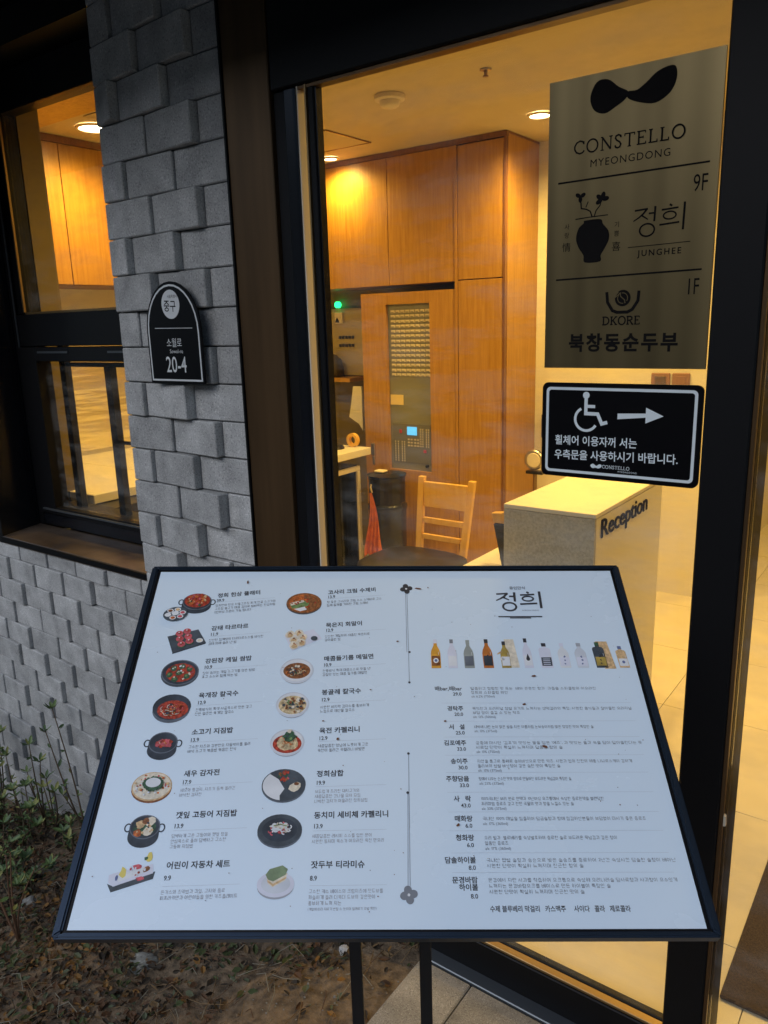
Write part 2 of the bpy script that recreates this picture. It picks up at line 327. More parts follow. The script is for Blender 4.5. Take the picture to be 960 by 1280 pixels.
SER = {  # serif capitals in a unit box: stroke lists, thick ones marked by their width factor
 'C': (.86, [([(.84, .74), (.74, .92), (.5, 1), (.22, .88), (.07, .62), (.07, .38), (.22, .12), (.5, 0), (.74, .06), (.87, .22)], 1), ([(.84, .96), (.84, .70)], .6)]),
 'O': (1.0, [([(.5 + .44 * math.cos(a * PI / 12), .5 + .5 * math.sin(a * PI / 12)) for a in range(25)], 1)]),
 'N': (.95, [([(.14, 0), (.14, 1)], .7), ([(.12, 1), (.82, 0)], 1.1), ([(.82, 0), (.82, 1)], .7), ([(0, 0), (.28, 0)], .6), ([(0, 1), (.2, 1)], .6), ([(.68, 1), (.96, 1)], .6)]),
 'S': (.6, [([(.5, .8), (.42, .95), (.28, 1), (.1, .92), (.06, .76), (.16, .6), (.4, .44), (.5, .26), (.42, .06), (.25, 0), (.1, .06), (.04, .22)], 1), ([(.5, .97), (.5, .76)], .6)]),
 'T': (.8, [([(.4, 0), (.4, 1)], 1), ([(0, .98), (.8, .98)], .7), ([(.26, 0), (.54, 0)], .6), ([(.02, 1), (.02, .8)], .6), ([(.78, 1), (.78, .8)], .6)]),
 'E': (.72, [([(.14, 0), (.14, 1)], 1), ([(0, .98), (.64, .98)], .7), ([(0, .02), (.68, .02)], .7), ([(.14, .52), (.48, .52)], .7), ([(.64, 1), (.64, .82)], .6), ([(.68, 0), (.68, .2)], .6), ([(.48, .62), (.48, .42)], .5)]),
 'L': (.68, [([(.14, 0), (.14, 1)], 1), ([(0, .98), (.3, .98)], .6), ([(0, .02), (.64, .02)], .7), ([(.64, 0), (.64, .22)], .6)]),
 'D': (.95, [([(.16, 0), (.16, 1)], 1), ([(0, .97), (.45, .97), (.72, .86), (.86, .62), (.86, .38), (.72, .14), (.45, .03), (0, .03)], 1)]),
 'K': (.92, [([(.16, 0), (.16, 1)], 1), ([(0, .97), (.34, .97)], .8), ([(0, .03), (.34, .03)], .8), ([(.74, .97), (.22, .42)], .8), ([(.36, .56), (.76, .03)], 1), ([(.58, .97), (.92, .97)], .8), ([(.6, .03), (.94, .03)], .8)]),
 'R': (.9, [([(.16, 0), (.16, 1)], 1), ([(0, .03), (.34, .03)], .8), ([(0, .97), (.5, .97), (.7, .86), (.7, .64), (.5, .52), (.16, .5)], 1), ([(.44, .5), (.76, .03), (.92, .03)], 1)]),
}
def serif(pr, word, x, y, h, gap, wd, mi=0, xs=1.0):
    for ch in word:
        wdt, strokes = SER[ch]
        for pts, k in strokes: pr.stroke([(x + p[0] * h * xs, y + p[1] * h) for p in pts], wd * k, mi)
        x += (wdt * xs + gap) * h
    return x
def facade(y):      # print plane facing -y: u -> +x, v -> +z
    return Matrix(((1, 0, 0, 0), (0, 0, -1, y), (0, 1, 0, 0), (0, 0, 0, 1)))

# ------------------------------------------------------------------ ground, street and the far side of the street
struct('street', bx(-60, 60, -60, -2.6, -.62, -.60), 'asphalt')
struct('pavement', bx(-60, 60, -2.595, -4.6, -.60, -.12), 'slab')
def soil_z(x, y):
    return -.035 + .235 * min(0, x + .93) * min(1, .55 + .35 * (-.9 - x)) - .02 * math.sin(3.1 * x + 2 * y) * min(1, max(0, (-.95 - x) * 3))
sb = MB(); nx, ny = 150, 130; X0, X1, Y0, Y1 = -4.6, -.89, -2.6, .20
import mathutils.noise as mn
for j in range(ny + 1):
    for i in range(nx + 1):
        x = X0 + (X1 - X0) * i / nx; y = Y0 + (Y1 - Y0) * j / ny
        e = min(1, max(0, (-.90 - x) * 6))
        sb.v.append((x, y, soil_z(x, y) + e * (.022 * mn.noise((x * 5, y * 5, 0)) + .010 * mn.noise((x * 17, y * 17, 3)) + .004 * mn.noise((x * 60, y * 60, 5)))))
for j in range(ny):
    for i in range(nx):
        a = j * (nx + 1) + i; sb.f.append((a, a + 1, a + nx + 2, a + nx + 1)); sb.m.append(0)
M['soil'] = mat('sandy_soil', (.14, .10, .062), .95, noise=(38, .55, 8), bump=(140, 1.0))
struct('ground', sb, 'soil', smooth=True)
# paving beside the bed and at the door: three joints run out from the frame
pav = link('pavement', None); pav['kind'] = 'structure'
part('bedding', bx(-.889, 3.0, -2.6, .0, -.62, -.012), 'mortar', pav)
def slabpiece(x0, x1, y0, y1): part('paving_slab', bx(x0 + .0015, x1 - .0015, y0 + .0015, y1 - .0015, -.06, 0), 'slab', pav, bevel=.003)
ys = [-.035, -.62, -1.22, -1.82, -2.59]
for k in range(4):
    slabpiece(-.887, -.745, ys[k + 1], ys[k])
    for i in range(6): slabpiece(-.745 + .6 * i, -.745 + .6 * (i + 1), ys[k + 1], ys[k])
part('threshold_strip', bx(-.887, 2.9, -.034, .012, -.06, .004), 'grey_edge', pav, bevel=.002)
# a dark plain building across the street, seen only as a reflection
t = thing('opposite_building', 'plain dark building across the street behind the viewer', 'building', (0, -15, -.6))
part('wall', bx(-34, 34, -3, 0, 0, 8.4), 'slab', t)
for i in range(11):
    for k in range(2): part('window', bx(-20 + i * 3.7, -18.4 + i * 3.7, .0, .03, 1 + k * 2.8, 2.6 + k * 2.8), 'black_gloss', t)

# ------------------------------------------------------------------ bricks: wedge-shaped concrete blocks, right end standing proud
def brick_mesh(wd, lp, rp, h=.0895):
    m = MB(); a = random.uniform(-.0008, .0008)
    vs = [(0, -lp, 0), (wd, -rp, a), (wd, .05, a), (0, .05, 0), (0, -lp + .0006, h), (wd, -rp + a, h), (wd, .05, h), (0, .05, h)]
    m.add(vs, [(0, 3, 2, 1), (4, 5, 6, 7), (0, 1, 5, 4), (1, 2, 6, 5), (2, 3, 7, 6), (3, 0, 4, 7)])
    me = m.mesh('brick', 'brick'); finish(me, .0028); return me
VAR = {}
def brick(parent, x, y, z, wd, lp, rp):
    key = (round(wd, 3), round(lp, 3), round(rp, 3))
    if key not in VAR: VAR[key] = brick_mesh(wd, lp, rp)
    o = link('brick', VAR[key], parent, Vector((x, y, z)) - Vector(parent.location)); return o
CO = .0925
pier = thing('brick_pier', 'narrow pier of grey stepped concrete bricks between window and glass entrance', 'pillar', (-1.6, .1, -.6))
part('core', LB(pier).box(-1.865, -1.392, .012, .26, -.6, 2.50), 'mortar', pier)
RPS = [.007, .012, .018, .024, .031]
pick = {4: 4, 3: 1, 5: 2, 6: 3, 7: 2, 8: 3}
for k in range(-15, 21):
    z = 1.274 + k * CO - .0925   # k=0 is the half-brick course under z=1.274
    if z < -.55 or z > 2.42: continue
    edges = [-1.39, -1.485, -1.675, -1.865] if k % 2 == 0 else [-1.39, -1.58, -1.77, -1.865]
    for i in range(3):
        x1, x0 = edges[i], edges[i + 1]; wd = x1 - x0 - .003
        rp = .004 if i == 0 else random.choice(RPS); lp = .001 if i == 0 else random.choice((.0, .003, .006))
        if i == 1 and k == 1: rp = .031; lp = .006
        brick(pier, x0 + .0015, .0, z, wd, lp, rp)
bw = thing('brick_wall', 'low wall of grey stepped concrete bricks under the black window', 'wall', (-3.0, .2, -.6))
part('core', LB(bw).box(-4.6, -1.87, .172, .45, -.6, .70), 'mortar', bw)
WY = .157
z = .643 - CO * 13; k = 0
while z < .70:
    x = -2.776 - .19 * 9 + (.095 if k % 2 else 0)
    while x < -1.80:
        top = min(CO, .70 - z) - .003
        o = brick(bw, x + .0015, WY, z, .187, random.choice((.0, .003, .005)), random.choice(RPS[:3]))
        if z > .62: o.scale.z = .60
        x += .19
    z += CO; k += 1

# ------------------------------------------------------------------ window left of the pier
win = thing('window', 'black framed window with upper fixed pane and lower casement left of the pier', 'window', (-2.4, .33, .72))
L_ = lambda: LB(win)
WX0 = -2.974; GY = .33
part('reveal', L_().box(WX0 - .9, WX0, .150, .46, .70, 2.50), 'black_gloss', win)
part('reveal', L_().box(WX0 + .0, -1.80, .19, .46, 2.40, 2.50), 'black', win)
part('sill', L_().add([(WX0 + .002, .148, .728), (-1.86, .148, .728), (-1.86, GY - .02, .745), (WX0 + .002, GY - .02, .745), (WX0 + .002, .148, .700), (-1.86, .148, .700), (-1.86, GY - .02, .700), (WX0 + .002, GY - .02, .700)],
     [(0, 1, 2, 3), (4, 7, 6, 5), (0, 4, 5, 1), (1, 5, 6, 2), (2, 6, 7, 3), (3, 7, 4, 0)]), 'sill', win, bevel=.001)
part('sill_edge', L_().box(WX0 + .002, -1.862, .140, .147, .708, .727), 'black', win)
F0, F1 = GY - .02, GY + .05
part('frame', L_().box(WX0 + .003, -2.945, F0, F1, .746, 2.40), 'black', win, bevel=.002)
part('frame', L_().box(-2.945, -2.885, F0 + .012, F1, 1.576, 2.40), 'black', win, bevel=.002)
part('frame', L_().box(-2.882, -1.84, F0 + .010, F1, 2.272, 2.40), 'black', win, bevel=.002)
part('frame', L_().box(-2.943, -1.84, F0 + .002, F1, 1.455, 1.573), 'black', win, bevel=.002)
part('frame', L_().box(-2.943, -1.84, F0 + .002, F1, .748, .800), 'black_gloss', win, bevel=.003)
part('bead', L_().box(-2.882, -1.84, F0 + .006, F0 + .014, 1.5735, 1.581), 'brass', win)
part('bead', L_().box(-2.892, -2.884, F0 + .004, F0 + .012, 1.582, 2.27), 'brass', win)
part('pane', L_().box(-2.884, -1.845, GY + .004, GY + .010, 1.574, 2.272), 'glass_dim', win)
# lower casement: its own black sash
sash = part('casement', L_().box(-2.940, -2.822, F0 - .012, GY + .03, .802, 1.452).box(-2.822, -1.845, F0 - .012, GY + .03, 1.400, 1.452).box(-2.822, -1.845, F0 - .012, GY + .03, .802, .830), 'black', win, bevel=.002)
sc = Vector(sash.location) + Vector(win.location)
def sub(par, name, mb, m, **k):   # a sub-part whose shape is given in world space
    c = Vector(par.location) + (Vector(par.parent.location) if par.parent else Vector((0, 0, 0)))
    mb.v = [tuple(Vector(p) - c) for p in mb.v]; return part(name, mb, m, par, **k)
sub(sash, 'pane', bx(-2.822, -1.845, GY, GY + .006, .830, 1.400), 'glass_dim')
sub(sash, 'vent_slot', bx(-2.80, -2.60, F0 - .016, F0 - .0125, 1.430, 1.437), 'grey_edge')
sub(sash, 'vent_slot', bx(-2.36, -2.10, F0 - .016, F0 - .0125, 1.430, 1.437), 'grey_edge')
sub(sash, 'bead', bx(-2.90, -1.845, F0 - .020, F0 - .0125, .818, .824), 'grey_edge')
part('bead', L_().box(-2.944, -2.938, F0 - .004, F0 + .0, .80, 2.27), 'grey_edge', win)
ins = part('inner_sash', L_().box(-2.812, -2.778, .385, .415, .80, 1.50).box(-2.526, -2.490, .385, .415, .80, 1.38).box(-2.77, -1.9, .388, .412, 1.375, 1.392).box(-2.488, -2.0, .392, .408, 1.092, 1.104), 'black_gloss', win, bevel=.002)
part('frame', L_().box(-2.944, -1.84, F1 + .002, .455, .748, .815), 'black', win)
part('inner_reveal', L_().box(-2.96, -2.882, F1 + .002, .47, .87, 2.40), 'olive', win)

# ------------------------------------------------------------------ glass entrance front
sf = thing('glass_front', 'full height glass entrance front in black metal framing right of the brick pier', 'shopfront', (-.7, .02, 0))
L_ = lambda: LB(sf)
part('jamb_panel', L_().box(-1.386, -1.250, -.006, .06, -.2, 2.50), 'jamb', sf, bevel=.002)
part('frame', L_().box(-1.392, -1.387, -.010, .06, -.2, 2.50), 'black', sf)
part('frame', L_().box(-1.2485, -1.214, .004, .06, -.2, 1.985), 'black', sf, bevel=.003)
part('frame', L_().box(-1.2125, -1.181, -.004, .06, -.2, 1.985), 'black_gloss', sf, bevel=.004)
part('reveal_strip', L_().box(-1.1805, -1.1775, .003, .060, .10, 1.985), 'wall', sf)  # cream colour stands for room light showing through the gap
part('stile', L_().box(-1.158, -1.154, .002, .03, .10, 1.985), 'brass', sf)
part('stile', L_().box(-1.1535, -1.137, .006, .034, .10, 1.985), 'black', sf, bevel=.002)
part('stile', L_().box(-1.1365, -1.1325, .010, .029, .10, 1.985), 'black_gloss', sf)
part('bottom_rail', L_().box(-1.18, -.3265, -.0, .026, .002, .088), 'black', sf, bevel=.002)
part('bottom_rail', L_().box(-1.18, -.3265, .0265, .045, .002, .0955), 'black', sf, bevel=.002)
part('lit_ledge', L_().box(-1.18, -.3265, .004, .022, .0885, .096), 'brass', sf, bevel=.001)  # brass colour stands for room light falling on the rail's ledge
part('pane', L_().box(-1.1320, -.3265, .030, .038, .096, 1.985), 'glass', sf)
part('mullion', L_().box(-.326, -.2535, .0, .12, .0, 1.985), 'black', sf, bevel=.003)
part('mullion_edge', L_().box(-.253, -.246, .003, .016, .0, 1.985), 'jamb', sf, bevel=.001)  # bronze strip put in for warm light glinting on the mullion's corner
part('mullion_edge', L_().box(-.253, -.246, .018, .12, .0, 1.985), 'black', sf, bevel=.002)
part('worn_chip', L_().prism([(-.2455, .62), (-.242, .618), (-.241, .600), (-.2452, .598)], .004, .012, 'y'), 'ivory', sf)
part('bottom_rail', L_().box(-.2455, 1.0, .01, .07, .002, .070), 'black', sf, bevel=.002)
part('pane', L_().box(-.2455, 1.0, .036, .044, .072, 1.985), 'glass', sf)
part('mullion', L_().box(1.002, 1.09, .0, .12, .0, 1.985), 'black', sf, bevel=.003)
part('transom', L_().box(-1.248, 1.09, -.004, .044, 1.9865, 2.50), 'black', sf, bevel=.003)
part('transom_bead', L_().box(-1.18, -.3265, .004, .028, 1.979, 1.985), 'jamb', sf)
fw = thing('facade_wall', 'dark wall closing the building to the right of the glass entrance', 'wall', (2, .1, 0))
part('panel', LB(fw).box(1.092, 6, .0, .3, -.2, 2.50), 'black', fw)
# unseen overhang added over the entrance to shade the top of the front
cp = thing('canopy', 'flat black canopy projecting over the entrance above the frame', 'canopy', (-1, -.3, 2.68))
part('slab', LB(cp).box(-6, 4, -1.15, .5, 2.505, 2.75), 'black', cp)
part('wall', LB(cp).box(-6, 6, .0, .5, 2.755, 9.0), 'mortar', cp)
part('wall', LB(cp).box(-6, -3.88, .17, .5, -.6, 2.50), 'mortar', cp)

# ------------------------------------------------------------------ room shell
FZ = .05
fl = link('floor', None); fl['kind'] = 'structure'
part('base', bx(-3.95, 2.6, .46, 6.0, -.1, FZ - .006), 'grout', fl); part('base', bx(-1.385, 2.6, .046, .459, -.1, FZ - .006), 'grout', fl)
tile_me = {}
for i in range(-6, 6):
    for j in range(-1, 10):
        x0 = -.21 + .55 * i; x1 = x0 + .55; y0 = .36 + .55 * j; y1 = y0 + .55
        x0 = max(x0, -3.9); x1 = min(x1, 2.55); y0 = max(y0, .050 if x0 > -1.35 else .482); y1 = min(y1, 5.95)
        if x1 - x0 < .02 or y1 - y0 < .02 or x1 < -1.4 and y0 > 2.75: continue
        part('floor_tile', bx(x0 + .0012, x1 - .0012, y0 + .0012, y1 - .0012, FZ - .005, FZ), 'tile', fl)
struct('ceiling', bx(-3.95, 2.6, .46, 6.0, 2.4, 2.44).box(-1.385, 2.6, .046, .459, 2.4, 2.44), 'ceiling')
rw = thing('interior_walls', 'cream painted walls of the reception room behind the glass', 'wall', (-1, 2.7, FZ))
L_ = lambda: LB(rw)
part('wall', L_().box(-1.93, -.95, 2.716, 2.80, FZ, 2.4), 'wall', rw)
part('wall', L_().box(-1.04, -.952, 2.802, 5.95, FZ, 2.4), 'wall', rw)
part('wall', L_().box(-.95, 2.55, 5.952, 6.0, FZ, 2.4), 'wall', rw)
part('wall', L_().box(2.552, 2.6, .3, 5.95, FZ, 2.4), 'wall', rw)
part('wall', L_().box(-3.95, -3.862, .47, 2.78, FZ, 2.4), 'wall', rw, label='wall behind the steel sheet')
part('wall', L_().box(-3.86, -1.905, 2.62, 2.715, FZ, 2.4), 'olive', rw, label='dim wall at the back of the alcove')  # darker olive colour than the other walls
part('wall', L_().box(-3.95, -1.40, .456, .48, FZ, .745), 'wall', rw)

# ceiling fittings (lit lamps carry their own light)
def downlight(x, y, label, r=.046, power=None, group='round ceiling downlights', z=2.4):
    t = thing('downlight', label, 'ceiling light', (x, y, z - .004), group)
    m = MB().lathe([(r + .012, 0), (r + .012, -.006), (r, -.008), (r, .0)], seg=28); part('rim', m, 'ivory', t)
    m = MB(); m.add([(r * math.cos(a * PI / 14), r * math.sin(a * PI / 14), -.003) for a in range(28)], [tuple(range(28))]); part('lens', m, 'downlight', t)
    l = D.lights.new('downlight_glow', 'SPOT'); l.energy = LAMP_W if power is None else power; l.spot_size = R(165); l.spot_blend = 1
    l.shadow_soft_size = r; l.color = WARM
    lo = D.objects.new('downlight_glow', l); COL.objects.link(lo); lo.parent = t; lo.location = (0, 0, -.03)
    return t
downlight(-1.653, 2.182, 'bright downlight beside the tall cabinet corner, next to the bronze sign')
downlight(-2.93, 2.235, 'small bright downlight above the upper cupboards at the left edge of the glass', r=.035, power=LAMP_W * .5)
downlight(-3.26, .978, 'bright downlight seen through the upper window pane', r=.07)
downlight(-.35, 1.7, 'downlight over the lobby floor, hidden above the sign')
downlight(-.9, .95, 'downlight over the reception desk, above the frame')
downlight(-.1, 3.6, 'downlight at the back of the lobby, above the frame')
downlight(1.0, 2.2, 'downlight at the right side of the lobby, outside the frame')
downlight(-2.2, 1.0, 'downlight over the work area behind the pier', power=LAMP_W * .7)
t = thing('smoke_detector', 'round white smoke detector on the ceiling', 'smoke detector', (-1.989, 1.485, 2.4))
part('base', MB().lathe([(0, -.002), (.062, -.002), (.062, -.018), (.055, -.022), (0, -.022)], seg=28), 'ivory', t, smooth=False)
part('sensor', MB().lathe([(.042, -.023), (.040, -.038), (.030, -.046), (0, -.047)], seg=24), 'ivory', t, smooth=True)
t = thing('sprinkler_head', 'small brass sprinkler head on the ceiling', 'sprinkler', (-1.529, 1.451, 2.4))
part('escutcheon', MB().lathe([(0, -.001), (.022, -.001), (.020, -.006), (.008, -.007)], seg=20), 'steel', t)
part('nozzle', MB().lathe([(.006, -.007), (.006, -.022), (.011, -.023), (.011, -.026), (0, -.027)], seg=14), 'brass', t)
t = thing('ceiling_hatch', 'flat square access hatch outlined in the ceiling', 'ceiling hatch', (-2.72, 1.93, 2.4))
m = LB(t)
for a in ((-2.98, -2.54, 1.735, 1.742), (-2.98, -2.54, 2.085, 2.092), (-2.547, -2.54, 1.743, 2.084), (-2.98, -2.973, 1.743, 2.084)): m.box(*a, 2.394, 2.3985)
part('frame', m, 'wood_dark', t)
part('panel', LB(t).box(-2.97, -2.55, 1.745, 2.082, 2.396, 2.3985), 'ceiling', t)
t = thing('ceiling_vent', 'slatted air vent in the ceiling seen through the upper window pane', 'air vent', (-2.85, .80, 2.4))
part('backing', LB(t).box(-3.10, -2.62, .69, .83, 2.392, 2.3965), 'darkplastic', t)
for i in range(7): part('slat', LB(t).box(-3.10, -2.62, .694 + i * .02, .705 + i * .02, 2.385, 2.3915), 'ceiling', t)
t = thing('ceiling_bulkhead', 'orange brown wood strip of ceiling just inside the upper window pane', 'bulkhead', (-2.7, .58, 2.4))
part('panel', LB(t).box(-3.86, -1.9, .482, .685, 2.34, 2.398), 'wood', t)

# ------------------------------------------------------------------ cupboards
cab = thing('tall_cupboards', 'wall of oak cupboards with overhead doors and a tall narrow unit', 'cupboard', (-2.6, 2.5, FZ))
L_ = lambda: LB(cab); CY = 2.346
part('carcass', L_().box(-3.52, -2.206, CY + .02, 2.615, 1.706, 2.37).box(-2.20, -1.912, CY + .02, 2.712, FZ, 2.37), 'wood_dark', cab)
for a, b in ((-3.508, -3.079), (-3.076, -2.634), (-2.631, -2.205)):
    part('door', L_().box(a, b, CY, CY + .019, 1.708, 2.372), 'wood', cab, bevel=.001)
part('door', L_().box(-2.184, -1.921, CY, CY + .019, 1.714, 2.368), 'wood', cab, bevel=.001)
part('door', L_().box(-2.184, -1.921, CY, CY + .019, .10, 1.708), 'wood', cab, bevel=.001)
part('stile', L_().box(-2.2025, -2.188, CY - .004, CY + .019, FZ, 2.372), 'wood', cab)
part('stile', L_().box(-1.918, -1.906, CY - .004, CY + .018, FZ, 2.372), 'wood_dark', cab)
part('side_panel', L_().box(-1.9115, -1.904, CY + .0185, 2.714, FZ, 2.388), 'wood', cab)
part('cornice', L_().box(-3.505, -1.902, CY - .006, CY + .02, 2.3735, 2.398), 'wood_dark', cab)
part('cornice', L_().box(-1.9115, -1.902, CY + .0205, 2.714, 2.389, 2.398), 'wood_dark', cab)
# the hinged oak leaf that frames the alarm panel
wd_ = thing('oak_door', 'oak door with a cut-out framing the grey alarm panel', 'door', (-2.52, CY, FZ))
L_ = lambda: LB(wd_)
part('leaf', L_().box(-2.838, -2.664, CY, CY + .03, .07, 1.668).box(-2.368, -2.206, CY, CY + .03, .07, 1.668).box(-2.664, -2.368, CY, CY + .03, 1.604, 1.668).box(-2.664, -2.368, CY, CY + .03, .07, .660), 'wood', wd_)
part('handle', L_().box(-2.792, -2.768, CY - .012, CY - .001, .735, .805).box(-2.787, -2.772, CY - .008, CY - .001, .675, .728), 'steel', wd_, bevel=.002)
ap = thing('alarm_panel', 'grey fire alarm panel with rows of label windows and a blue screen', 'control panel', (-2.516, CY + .02, .66))
L_ = lambda: LB(ap); AY = CY + .022
part('case', L_().box(-2.664, -2.368, AY, AY + .05, .660, 1.604), 'panelgrey', ap)
m = L_()
for r in range(14):
    zc = 1.572 - (r // 2) * .0545 - (r % 2) * .0255
    for c in range(8): x = -2.640 + c * .0335; m.box(x, x + .027, AY - .006, AY - .0005, zc - .016, zc)
o = part('label_window', m, 'ivory', ap); o['kind'] = 'stuff'
m = L_()
for r in range(14):
    zc = 1.572 - (r // 2) * .0545 - (r % 2) * .0255
    for c in range(8): x = -2.640 + c * .0335; m.box(x + .003, x + .022, AY - .008, AY - .0065, zc - .0145, zc - .010)
o = part('label_print', m, 'panelgrey', ap); o['kind'] = 'stuff'
part('notice', L_().box(-2.657, -2.568, AY - .004, AY - .001, 1.038, 1.096), 'yellow', ap)
part('faceplate', L_().box(-2.646, -2.383, AY - .004, AY - .0005, .70, .930), mat('faceplate', (.17, .165, .14), .45), ap)
part('screen', L_().box(-2.543, -2.477, AY - .008, AY - .0045, .866, .914), 'lcd', ap)
part('red_lamp', L_().box(-2.597, -2.582, AY - .008, AY - .0045, .875, .895), 'red', ap)
part('red_lamp', L_().box(-2.430, -2.412, AY - .010, AY - .0045, .768, .784), 'red', ap)
part('key_switch', L_().prism([(-2.408 + .009 * math.cos(a), .690 + .009 * math.sin(a)) for a in [i * PI / 6 for i in range(12)]], AY - .014, AY - .0005), 'darkplastic', ap)
m = L_()
for c, x in enumerate((-2.632, -2.612, -2.585, -2.568)):
    for r in range(9): m.box(x, x + .006, AY - .006, AY - .0042, .708 + r * .014, .715 + r * .014)
for x in (-2.455, -2.440, -2.415, -2.400):
    for r in range(8): m.box(x, x + .007, AY - .006, AY - .0042, .80 + r * .014, .807 + r * .014)
for r in range(3):
    for x in (-2.540, -2.520, -2.495, -2.475): m.box(x, x + .011, AY - .006, AY - .0042, .80 + r * .018, .808 + r * .018)
o = part('button', m, 'ivory', ap); o['kind'] = 'stuff'
# cupboards along the left wall, seen through the upper pane
lc = thing('overhead_cupboards', 'oak overhead cupboards along the left wall seen through the upper window pane', 'cupboard', (-3.7, 1.5, 1.7))
L_ = lambda: LB(lc); LX = -3.529
part('carcass', L_().box(-3.86, LX - .02, .49, 2.34, 1.727, 2.37), 'wood_dark', lc)
for a, b in ((.49, .5), (.502, .953), (.957, 1.40), (1.404, 1.85), (1.854, 2.325)):
    if b - a > .05: part('door', L_().box(LX - .019, LX, a, b, 1.730, 2.366), 'wood', lc, bevel=.001)
part('cornice', L_().box(LX - .018, LX + .01, .49, 2.335, 2.3675, 2.398), 'wood_dark', lc)
t = thing('streak_sheet', 'wavy reflective sheet on the wall seen through the lower casement', 'wall panel', (-3.86, 1.4, .9))  # added sheet, its bands stand for streaky reflections in the lower pane
part('sheet', LB(t).box(-3.861, -3.852, .5, 2.58, .862, 1.60), 'wavy', t)

# ------------------------------------------------------------------ alcove and side counter
cn = thing('side_counter', 'cream topped counter along the left wall beside the oak door', 'counter', (-3.2, 1.5, FZ))
part('worktop', LB(cn).box(-3.85, -2.56, .95, 2.03, .80, .84).box(-3.85, -2.85, .49, .948, .80, .84), 'desk', cn, bevel=.003)
part('base', LB(cn).box(-3.85, -2.72, .49, 1.0, FZ, .798).box(-3.85, -3.30, 1.002, 2.03, FZ, .798), 'darkplastic', cn)
fr = thing('small_fridge', 'black undercounter fridge with a pale door frame below the cream counter', 'fridge', (-2.9, 1.5, FZ))
part('body', LB(fr).box(-3.25, -2.625, 1.1, 1.98, .06, .745), 'darkplastic', fr)
part('door_frame', LB(fr).box(-2.62, -2.60, 1.1, 1.98, .715, .742).box(-2.62, -2.60, 1.955, 1.98, .08, .714).box(-2.62, -2.60, 1.1, 1.125, .08, .714), 'ivory', fr, bevel=.003)
part('door_glass', LB(fr).box(-2.624, -2.612, 1.127, 1.953, .09, .713), 'black_gloss', fr)
t = thing('emergency_light', 'white wall box with a glowing green lamp in the alcove', 'emergency light', (-3.20, 2.6, 1.5))
part('box', LB(t).box(-3.232, -3.170, 2.575, 2.618, 1.508, 1.578), 'ivory', t, bevel=.003)
part('green_lamp', LB(t).prism([(-3.208 + .020 * math.cos(a), 1.624 + .020 * math.sin(a)) for a in [i * PI / 8 for i in range(16)]], 2.572, 2.6), 'led', t, bevel=.003)
part('socket', LB(t).prism([(-3.208, 1.545), (-3.192, 1.515), (-3.224, 1.515)], 2.568, 2.574), 'darkplastic', t)
t = thing('key_board', 'pale wall board with two rows of small dark key hooks', 'key board', (-3.12, 2.6, 1.3))
part('board', LB(t).box(-3.30, -3.02, 2.598, 2.618, 1.185, 1.600), mat('tan_board', (.42, .33, .16), .7), t)
for zz in (1.425, 1.375):
    for i in range(5): part('hook', LB(t).box(-3.213 + i * .026, -3.200 + i * .026, 2.585, 2.597, zz - .011, zz + .006), 'darkplastic', t)
t = thing('wall_shelf', 'short wooden shelf in the alcove under the key board', 'shelf', (-3.15, 2.5, 1.15))
part('board', LB(t).box(-3.35, -3.02, 2.44, 2.617, 1.155, 1.178), 'wood', t)
t = thing('dark_helmet_shaped_pot', 'dark domed pot on the alcove shelf', 'pot', (-3.23, 2.53, 1.178))
part('body', MB().lathe([(.0, .145), (.03, .138), (.062, .105), (.075, .05), (.075, 0), (0, 0)], seg=20), mat('dark_olive_pot', (.06, .045, .02), .6), t, smooth=True)
t = thing('desk_lamp', 'dark gooseneck device standing on the cream counter', 'lamp', (-2.72, 1.90, .84))
part('foot', MB().lathe([(0, .018), (.055, .016), (.062, .0), (0, 0)], seg=24), 'darkplastic', t)
part('neck', MB().tube([(0, 0, .01), (-.012, .0, .10), (-.045, 0, .18), (-.05, 0, .26)], .014, 10), 'darkplastic', t, smooth=True)
part('head', MB().tube([(-.05, 0, .20), (-.048, 0, .25), (-.058, 0, .31), (-.075, 0, .34)], .032, 12, r1=.022), 'darkplastic', t, smooth=True)
t = thing('tape_roll', 'tan tape roll standing on the end of the cream counter', 'tape roll', (-2.66, 2.0, .84))
m = MB(); seg = 24
for k in range(seg):
    a = 2 * PI * k / seg; b = 2 * PI * (k + 1) / seg
    for (r0, y0), (r1, y1) in (((.038, -.012), (.038, .012)), ((.038, .012), (.022, .012)), ((.022, .012), (.022, -.012)), ((.022, -.012), (.038, -.012))):
        m.add([(r0 * math.cos(a), y0, .038 + r0 * math.sin(a)), (r0 * math.cos(b), y0, .038 + r0 * math.sin(b)), (r1 * math.cos(b), y1, .038 + r1 * math.sin(b)), (r1 * math.cos(a), y1, .038 + r1 * math.sin(a))], [(0, 1, 2, 3)])
part('roll', m, 'chairwood', t)
t = thing('hanging_towel', 'white cloth hanging at the back of the alcove by the oak door', 'towel', (-2.95, 2.45, 1.0))
part('cloth', LB(t).prism([(-2.995, 1.13), (-2.93, 1.13), (-2.93, .86), (-2.96, .90), (-3.035, .94), (-3.02, 1.0)], 2.44, 2.455), 'wall', t)
